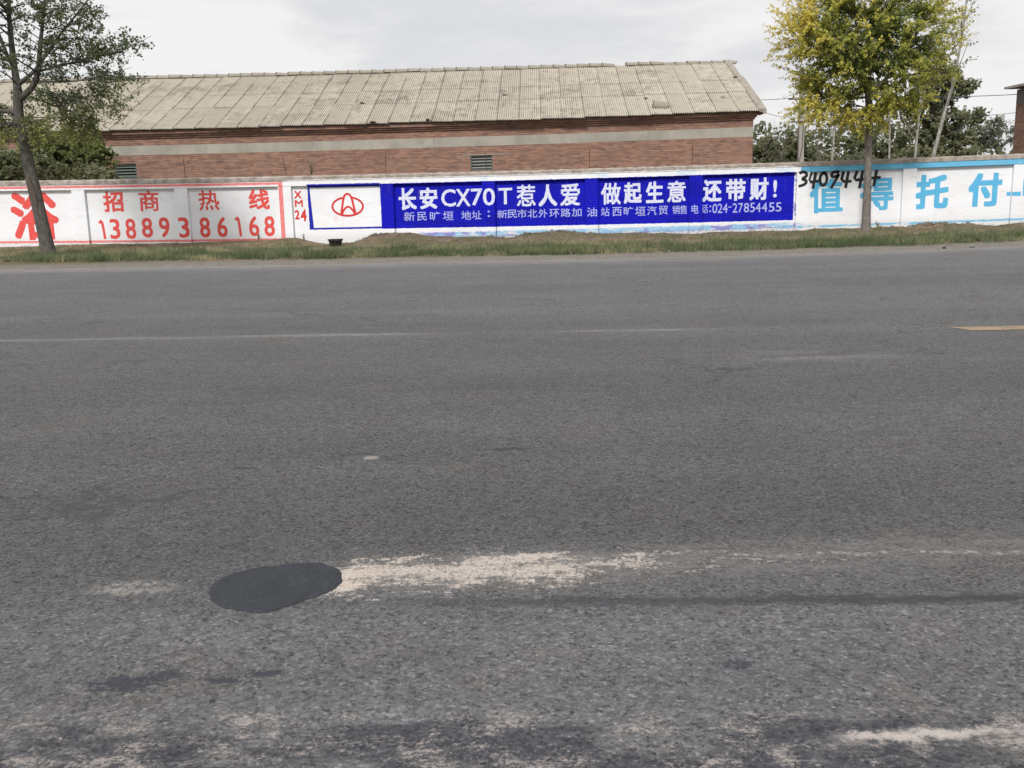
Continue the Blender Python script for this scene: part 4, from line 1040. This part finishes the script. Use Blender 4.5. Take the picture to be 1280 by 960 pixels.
bush('bush', -16.8, 36.8, 4.4, .95, 120, YEL_GREEN, 'yellow green bush reaching the grey beam of the warehouse wall', group=gL, ls=.10)
bush('bush', -15.0, 33.9, 2.75, .75, 90, GREY_GREEN, 'low grey green bush ending before the dark louvred window', group=gL, ls=.10)
bush('bush', -20.9, 36, 4.8, 1.5, 90, YEL_GREEN, 'yellow green bush cut off by the left edge of the picture', group=gL, ls=.11)
# right: mass beyond the wall
gR = 'bushes beyond the wall east of the warehouse'
bush('bush', 10.75, 48, 4.35, 1.0, 80, GREY_GREEN, 'thin topped grey green bush against the corner of the brick warehouse', group=gR, ls=.11, gap=0) if False else bush('bush', 10.75, 48, 4.35, 1.0, 80, GREY_GREEN, 'grey green bush against the corner of the brick warehouse', group=gR, ls=.11)
bush('bush', 12.4, 49, 4.3, 1.0, 75, DARK_GREEN, 'dark rounded bush just left of the concrete pole', group=gR, ls=.11)
bush('bush', 14.2, 50, 3.7, 1.2, 75, GREY_GREEN, 'low bush just right of the concrete pole', group=gR, ls=.11)
bush('bush', 13.4, 43.5, 3.0, 1.1, 60, PALE_GREEN, 'pale low bush behind the wall between the concrete pole and the elm trunk', group=gR, ls=.10)
bush('bush', 16.6, 50, 5.2, 2.0, 120, DARK_GREEN, 'tall dark bush behind the elm trunk', group=gR, ls=.13)
bush('bush', 15.1, 44.5, 3.25, 1.2, 80, GREY_GREEN, 'rounded grey green bush left of the leaning pale trunk', group=gR, ls=.11)
bush('bush', 17.4, 46, 3.5, 1.4, 90, GREY_GREEN, 'wide grey green bush at the foot of the tall evergreen', group=gR, ls=.11)
def bare(x, y, h, lab):                                       # leafless upright shrub
    b = MB()
    for k in range(11):
        a = rng.uniform(0, 6.28); r = rng.uniform(.2, .8); hh = h * rng.uniform(.7, 1.05)
        p = [(0, 0, -.1), (math.cos(a) * r * .4, math.sin(a) * r * .4, hh * .5), (math.cos(a) * r, math.sin(a) * r, hh)]
        b.tube(p, [.012, .008, .003], 4, cap=False)
        for _ in range(5):
            s = rng.uniform(.5, .95); q = Vector(p[1]).lerp(Vector(p[2]), s * 2 - 1); b.tube([q, q + (rv() * .5 + Vector((0, 0, .6))) * .4], [.006, .003], 3, cap=False)
    b.build('bare_shrub', BARK_G, None, loc=(x, y, -.04), label=lab, cat='shrub')
bare(11.15, 46.8, 5.1, 'bare upright shrub with thin twigs beside the warehouse corner')
bare(13.1, 47.5, 4.6, 'bare twiggy shrub just right of the concrete pole')

# dark evergreen
bx = Vector((20.1, 51.0, -.04))
trunk = [((0, 0, -.3), .20), ((0, 0, 2), .16), ((.05, 0, 4.2), .12), ((.1, 0, 6.4), .05)]
limbs = [[((0, 0, z0), .06), ((math.cos(a) * l * .5, math.sin(a) * l * .4, z0 + .35), .04), ((math.cos(a) * l, math.sin(a) * l * .8, z0 + .6), .012)]
         for z0, a, l in [(1.6, .3, 1.7), (2.0, 2.6, 1.6), (2.4, 4.4, 1.5), (2.9, .1, 1.9), (3.2, 3.3, 1.5), (3.6, 5.4, 1.4), (4.1, .2, 1.6), (4.3, 2.7, 1.1), (4.8, 4.2, 1.0), (5.2, .6, 1.0), (5.5, 3.2, .7)]]
tg = blob_targets(120, (-.1, 0, 3.3), (1.9, 1.6, 2.2), 1.4) + blob_targets(70, (.1, 0, 5.3), (1.35, 1.2, 1.7)) + blob_targets(16, (1.75, 0, 4.65), (.6, .5, .28)) + blob_targets(14, (1.2, 0, 6.1), (.5, .4, .35)) + blob_targets(45, (-.3, 0, 6.6), (1.15, .9, 1.1)) + blob_targets(30, (-1.4, 0, 5.6), (1.0, .8, 1.2))
make_tree('evergreen_tree', bx, trunk, limbs, tg, (0, 0, 3.8), GREY_GREEN, BARK_D, .19, 6, 12, (.25, .55), ntint(3, .35, .32),
          'dense grey green evergreen tree beyond the wall, behind the leaning pale trunk', 'tree', zattach=1.2, up=.25)

# slender pale trunks behind the wall
def slender(x, y, pts, r0, n, label, leaf=YEL_GREEN, spread=.6):
    trunk = [((px - x, 0, pz), r0 * (1 - .75 * k / (len(pts) - 1))) for k, (px, pz) in enumerate(pts)]
    top = trunk[-1][0][2]; limbs = []
    for k in range(7):
        t = .5 + .48 * k / 7; z = top * t; xx = np.interp(z, [p[0][2] for p in trunk], [p[0][0] for p in trunk]); a = rng.uniform(0, 6.28)
        limbs.append([((xx, 0, z), r0 * .35), ((xx + math.cos(a) * spread * .5, math.sin(a) * spread * .5, z + .4), r0 * .22), ((xx + math.cos(a) * spread, math.sin(a) * spread, z + 1.0), r0 * .1)])
    tg = []
    for _ in range(n):
        z = top * rng.uniform(.62, 1.02); xx = float(np.interp(z, [p[0][2] for p in trunk], [p[0][0] for p in trunk])); a = rng.uniform(0, 6.28)
        q = spread * rng.uniform(.3, 1.1); tg.append((xx + math.cos(a) * q, math.sin(a) * q, z + .2))
    return make_tree('slender_tree', (x, y, -.04), trunk, limbs, tg, (0, 0, top * .5), leaf, BARK_P, .09, 3, 6, (.15, .4), ntint(x), label, 'tree', 'slender pale trunks behind the wall', zattach=top * .5, seg=5, up=.4)
slender(11.6, 40, [(11.6, -.3), (11.66, 2.5), (11.72, 4.0), (11.7, 6.0)], .075, 14, 'straight pale trunk behind the wall between the concrete pole and the elm')
slender(14.68, 42, [(14.68, -.3), (14.62, 2.5), (14.54, 4.7), (14.5, 6.2)], .06, 12, 'thin pale trunk just right of the elm trunk, behind the wall')
slender(15.25, 41, [(15.25, -.3), (15.30, 2.6), (15.38, 4.95), (15.4, 6.4)], .075, 12, 'pale grey trunk between the elm and the leaning pale tree')
slender(13.9, 36, [(13.7, -.3), (13.9, 1.6), (14.10, 2.6), (14.38, 4.0), (14.58, 4.77), (14.74, 5.84), (14.84, 6.9), (14.9, 8.3)], .085, 20, 'tall slender pale tree leaning right behind the elm crown', leaf=GREY_GREEN, spread=.45)

# old willow far behind on the right
bx = Vector((34.6, 75, -.04))
trunk = [((.3, 0, -.3), .35), ((.1, 0, 2.2), .28), ((-.5, 0, 3.9), .24), ((-1.1, 0, 4.7), .18)]
limbs = [[((-.6, 0, 4.1), .12), ((-1.6, .3, 5.0), .09), ((-2.4, .4, 5.4), .04)], [((-.5, 0, 4.0), .12), ((.4, -.2, 4.7), .09), ((1.0, -.3, 5.0), .05)], [((-1.1, 0, 4.7), .12), ((-1.0, 0, 5.6), .08), ((-.7, .1, 6.3), .03)]]
tg = blob_targets(120, (-1.0, 0, 5.2), (2.1, 1.6, 1.1), 4.2) + blob_targets(30, (-2.6, 0, 4.4), (.8, .7, .8))
make_tree('willow_tree', bx, trunk, limbs, tg, (-1, 0, 5), PALE_GREEN, BARK_D, .14, 5, 8, (.3, .7), ntint(9, .3, .25), 'spreading grey green willow with a bent trunk left of the brick building', 'tree', zattach=3.8, up=-.25)
bush('bush', 29.6, 70, 4.15, 1.3, 60, GREY_GREEN, 'small grey green bush left of the willow', group=gR, ls=.15)
bush('bush', 36.6, 78, 4.3, 1.3, 60, GREY_GREEN, 'dark low bush beneath the willow', group=gR, ls=.15)
# hedge, low shed and far tree line
def hedge(x0, x1, y, h, n, mat, label, name='hedge'):
    pos, nn, sz, tt = [], [], [], []
    for _ in range(n):
        x = rng.uniform(x0, x1); z = rng.uniform(0, h) * (1 + .22 * mnoise.noise(Vector((x * .7, 0, 0))) + .08 * mnoise.noise(Vector((x * 2.6, 0, 0)))); 
        pos.append((x, y + rng.gauss(0, .35), z)); v = rv(); v.y -= .4; nn.append(tuple(v)); sz.append(rng.uniform(.15, .35)); tt.append(min(1, max(0, .35 + .5 * mnoise.noise(Vector((x, z * 2, 0))) + rng.gauss(0, .1))))
    link(name, leaf_mesh(name, np.array(pos), np.array(nn), np.array(sz), tt), mat, label=label, cat='hedge')
hedge(27.5, 45, 72, 3.9, 5200, DARK_GREEN, 'dark hedge below the willow, beyond the wall')
hedge(9.2, 22.5, 55, 4.7, 9500, GREY_GREEN, 'green thicket closing the view beyond the wall between warehouse and evergreen')
b = MB()                                                       # distant wood
pos, nn, sz, tt = [], [], [], []
for _ in range(9000):
    x = rng.uniform(-170, 190); h = 6.0 + 2.5 * mnoise.noise(Vector((x * .06, 0, 0))) + 1.2 * mnoise.noise(Vector((x * .3, 5, 0)))
    z = h * math.sqrt(rng.random()); pos.append((x, 205 + rng.gauss(0, 5), z)); nn.append(tuple(rv())); sz.append(rng.uniform(.7, 1.6)); tt.append(min(1, max(0, .35 + rng.gauss(0, .15))))
far = foliage_material('distant_foliage', (.10, .115, .09), (.14, .155, .12), (.19, .20, .15), .2)
link('distant_wood', leaf_mesh('distant_wood', np.array(pos), np.array(nn), np.array(sz), tt), far, kind='stuff')

# low whitish shed
gsh = G('whitish_sheet', .8, .2); gsh.out(gsh.mix(gsh.noise(gsh.coord(), 1.5, 4), (.50, .49, .46), (.66, .65, .62)))
sh_ = empty('shed', (36.2, 90, 0), label='low whitish shed with a flat pale roof seen beyond the evergreen', cat='shed')
b = MB(); b.box(-2.4, 2.4, 0, 4, -.1, 4.25); b.build('shed_wall', gsh.mat, sh_)
b = MB(); b.add([(-2.7, -.3, 4.27), (2.7, -.3, 4.27), (2.7, 4.3, 4.85), (-2.7, 4.3, 4.85), (-2.7, -.3, 4.4), (2.7, -.3, 4.4), (2.7, 4.3, 5.0), (-2.7, 4.3, 5.0)],
    [(0, 3, 2, 1), (4, 5, 6, 7), (0, 1, 5, 4), (1, 2, 6, 5), (2, 3, 7, 6), (3, 0, 4, 7)]); b.build('shed_roof', CONC, sh_)
b = MB(); b.box(-1.2, -.3, -.02, .05, .0, 2.1); b.build('door', SL, sh_)

# brick building at the right edge
BR2 = brickwall_material('red_brick_east', .95)
eb = empty('brick_building', (22.0, 36, 0), label='red brick building with an overhanging flat slab roof at the right edge', cat='building')
def bk(name, mat, *a, fn=None):
    b = MB(); b.box(*a); return b.build(name, mat, eb, fn=fn)
gdr = G('dark_render', .92, .15); gdr.out(gdr.mix(gdr.noise(gdr.coord(), 2.5, 5, .6), (.13, .115, .105), (.22, .20, .185)))
bk('brick_wall', BR2, .0, 12, 0, 11, -.2, 4.95); bk('render_band', gdr.mat, -.004, 12.004, -.004, 11.004, 4.952, 5.62)
b = MB(); b.add([(-.35, -.5, 5.60), (12.4, -.5, 5.60), (12.4, 11.55, 5.70), (-.35, 11.55, 5.70), (-.35, -.5, 5.74), (12.4, -.5, 5.74), (12.4, 11.55, 5.80), (-.35, 11.55, 5.80)],
    [(0, 3, 2, 1), (4, 5, 6, 7), (0, 1, 5, 4), (1, 2, 6, 5), (2, 3, 7, 6), (3, 0, 4, 7)]); b.build('roof_slab', CONC, eb)

# concrete pole and wires
pl = empty('utility_pole', (12.02, 46, -.04), label='square concrete utility pole behind the wall right of the warehouse', cat='pole')
b = MB(); n = 8
for i in range(n + 1):
    t = i / n; h_ = .14 - .05 * t; z = 7.0 * t - .2; xx = -.09 * t
    b.v += [(xx - h_, -h_, z), (xx + h_, -h_, z), (xx + h_, h_, z), (xx - h_, h_, z)]
    if i: a = 4 * (i - 1); c = 4 * i; b.f += [(a + k, a + (k + 1) % 4, c + (k + 1) % 4, c + k) for k in range(4)]
b.f.append((4 * n, 4 * n + 1, 4 * n + 2, 4 * n + 3)); gpo = G('pole_concrete', .9, .15); npo = gpo.noise(gpo.coord(), 6, 4)
gpo.out(gpo.mix(npo, (.27, .255, .225), (.40, .38, .34)), npo, .01, .5); b.build('pole_shaft', gpo.mat, pl)
b = MB(); b.tube([(-.13, -.14, 2.6), (-.02, -.15, 3.3), (.0, -.15, 4.3)], .014, 5); b.build('cable', gdk.mat, pl)
b = MB(); b.box(-.55, .45, -.14, -.08, 4.36, 4.42); b.build('bracket', RUST, pl)
for s_ in (-.45, .35):
    b = MB(); b.tube([(s_, -.11, 4.42), (s_, -.11, 4.5), (s_, -.11, 4.58)], [.03, .045, .02], 8); b.build('insulator', gpo.mat, pl)
b = MB(); b.box(-.7, .6, -.15, -.09, 5.36, 5.42); b.build('bracket', RUST, pl)
gwi = G('grey_wire', .6); gwi.out((.10, .10, .105))
def wire(p, q, sag, r, label):
    b = MB(); P = []
    for i in range(17):
        t = i / 16; v = Vector(p).lerp(Vector(q), t); v.z -= sag * 4 * t * (1 - t); P.append(v - Vector(p))
    b.tube(P, r, 4); b.build('overhead_wire', gwi.mat, None, loc=p, label=label, cat='wire', group='overhead wires')
wire((11.95, 45.88, 5.44), (8.57, 44.3, 5.25), .06, .012, 'thin wire running from the concrete pole to the warehouse gable')
wire((11.99, 45.88, 4.55), (8.57, 45.0, 5.6), .35, .010, 'thin wire sagging between the concrete pole and the warehouse gable')
wire((12.02, 45.88, 5.46), (22.0, 47.0, 5.42), .10, .016, 'overhead wire running from the concrete pole to the brick building on the right')
wire((12.35, 45.88, 4.56), (22.0, 46.8, 4.6), .2, .010, 'lower overhead wire towards the brick building on the right')

# weeds rooted on top of the wall and at its foot
def weed(x, y, z, h, n, label, mat=GREY_GREEN, ls=.05):
    b = MB(); pos, nn, sz, tt = [], [], [], []
    for k in range(n):
        a = rng.uniform(0, 6.28); r = h * rng.uniform(.05, .35); p2 = Vector((math.cos(a) * r, math.sin(a) * r * .6, h * rng.uniform(.6, 1)))
        b.tube([(0, 0, -.03), p2 * .5 + Vector((0, 0, .03)), p2], [.006, .004, .002], 3, cap=False)
        for _ in range(9): pos.append(tuple(p2 * rng.uniform(.3, 1.05) + rv() * .03)); nn.append(tuple(rv())); sz.append(ls * rng.uniform(.6, 1.3)); tt.append(rng.uniform(.1, .7))
    root = empty('weed', (x, y, z), label=label, cat='weed', group='weeds about the wall')
    b.build('stems', BARK_D, root); link('leaves', leaf_mesh('leaves', np.array(pos), np.array(nn), np.array(sz), tt), mat, root)
weed(-7.26, YW + .1, ztop(-7.26) - .01, .46, 9, 'small weed growing on top of the wall above the red mark')
weed(-7.55, YW - .25, soil(-7.5) - .0, .30, 6, 'thin weed at the foot of the wall below the red mark', ls=.035)
weed(10.6, YW - .3, soil(10.6), .22, 6, 'low weed at the foot of the wall just right of the elm trunk', ls=.04)
weed(-9.0, YW - .3, soil(-9.0), .2, 6, 'low weed at the foot of the wall under the last red digit', ls=.04)
# rubble and clods of dug soil against the wall
for k, (x, lab) in enumerate([(-5.0, 'pile of dug brown soil against the first blue pillar'), (.5, 'pile of dug brown soil under the middle of the blue slogan'), (12.6, 'pile of dug reddish soil under the light blue characters')]):
    b = MB()
    for _ in range(110):
        dx = rng.gauss(0, .75); dy = -abs(rng.gauss(.12, .3)); r = rng.choice((.02, .03, .05, .07)); stone(b, dx, dy, verge_z(x + dx, YW - .1 + dy) + r * .1, r)
    b.build('soil_clods', bpy.data.materials['dry_soil'], None, loc=(x, YW - .1, 0), kind='stuff')

# black ribbed tub
gt = G('black_plastic', .55, .4); gt.out(gt.mix(gt.noise(gt.coord(), 12, 3), (.014, .013, .013), (.035, .03, .03)))
tub = empty('plastic_tub', (-6.05, 28.9, .015), label='black ribbed plastic tub standing in the grass below the emblem', cat='tub')
b = MB(); n = 24
prof = [(.125, 0, 1), (.13, .012, 1), (.165, .155, 1), (.168, .16, 1), (.155, .158, -1), (.12, .02, -1)]
for r, z, _ in prof:
    for k in range(n):
        rr = r * (1 - (.10 if (k % 3 == 2 and .01 < z < .158) else 0)); b.v.append((math.cos(6.283 * k / n) * rr, math.sin(6.283 * k / n) * rr, z))
for i in range(len(prof) - 1):
    for k in range(n): b.f.append((i * n + k, i * n + (k + 1) % n, (i + 1) * n + (k + 1) % n, (i + 1) * n + k))
b.f.append(tuple(range(n - 1, -1, -1))); b.f.append(tuple((len(prof) - 1) * n + k for k in range(n))); b.build('tub_body', gt.mat, tub)
b = MB(); 
for k in range(n):
    a0, a1 = 6.283 * k / n, 6.283 * (k + 1) / n
    q = [(r * math.cos(a), r * math.sin(a), z) for a in (a0, a1) for r, z in ((.158, .162), (.205, .165), (.205, .200), (.158, .198))]
    b.add(q, [(0, 4, 5, 1), (1, 5, 6, 2), (2, 6, 7, 3), (3, 7, 4, 0)])
b.build('rim', gt.mat, tub)
for k in range(12):
    a = 6.283 * (k + .5) / 12; b = MB(); b.tube([(math.cos(a) * .135, math.sin(a) * .135, .01), (math.cos(a) * .175, math.sin(a) * .175, .163)], .010, 4); b.build('rib', gt.mat, tub)
tub.scale = (1.1, 1.1, 1.12)
# a little litter
gp_ = G('litter', .7); gp_.out((.62, .60, .56))
for x, y, lab, s_ in [(9.4, 23.05, 'small dark clod on the shoulder right of the elm trunk', .06), (10.1, 23.2, 'flat dark scrap on the shoulder at the right', .07)]:
    b = MB(); stone(b, 0, 0, 0, s_); b.build('clod', gs.mat if s_ > .065 else RUST, None, loc=(x, y, max(0, verge_z(x, y)) + s_ * .25), label=lab, cat='clod')
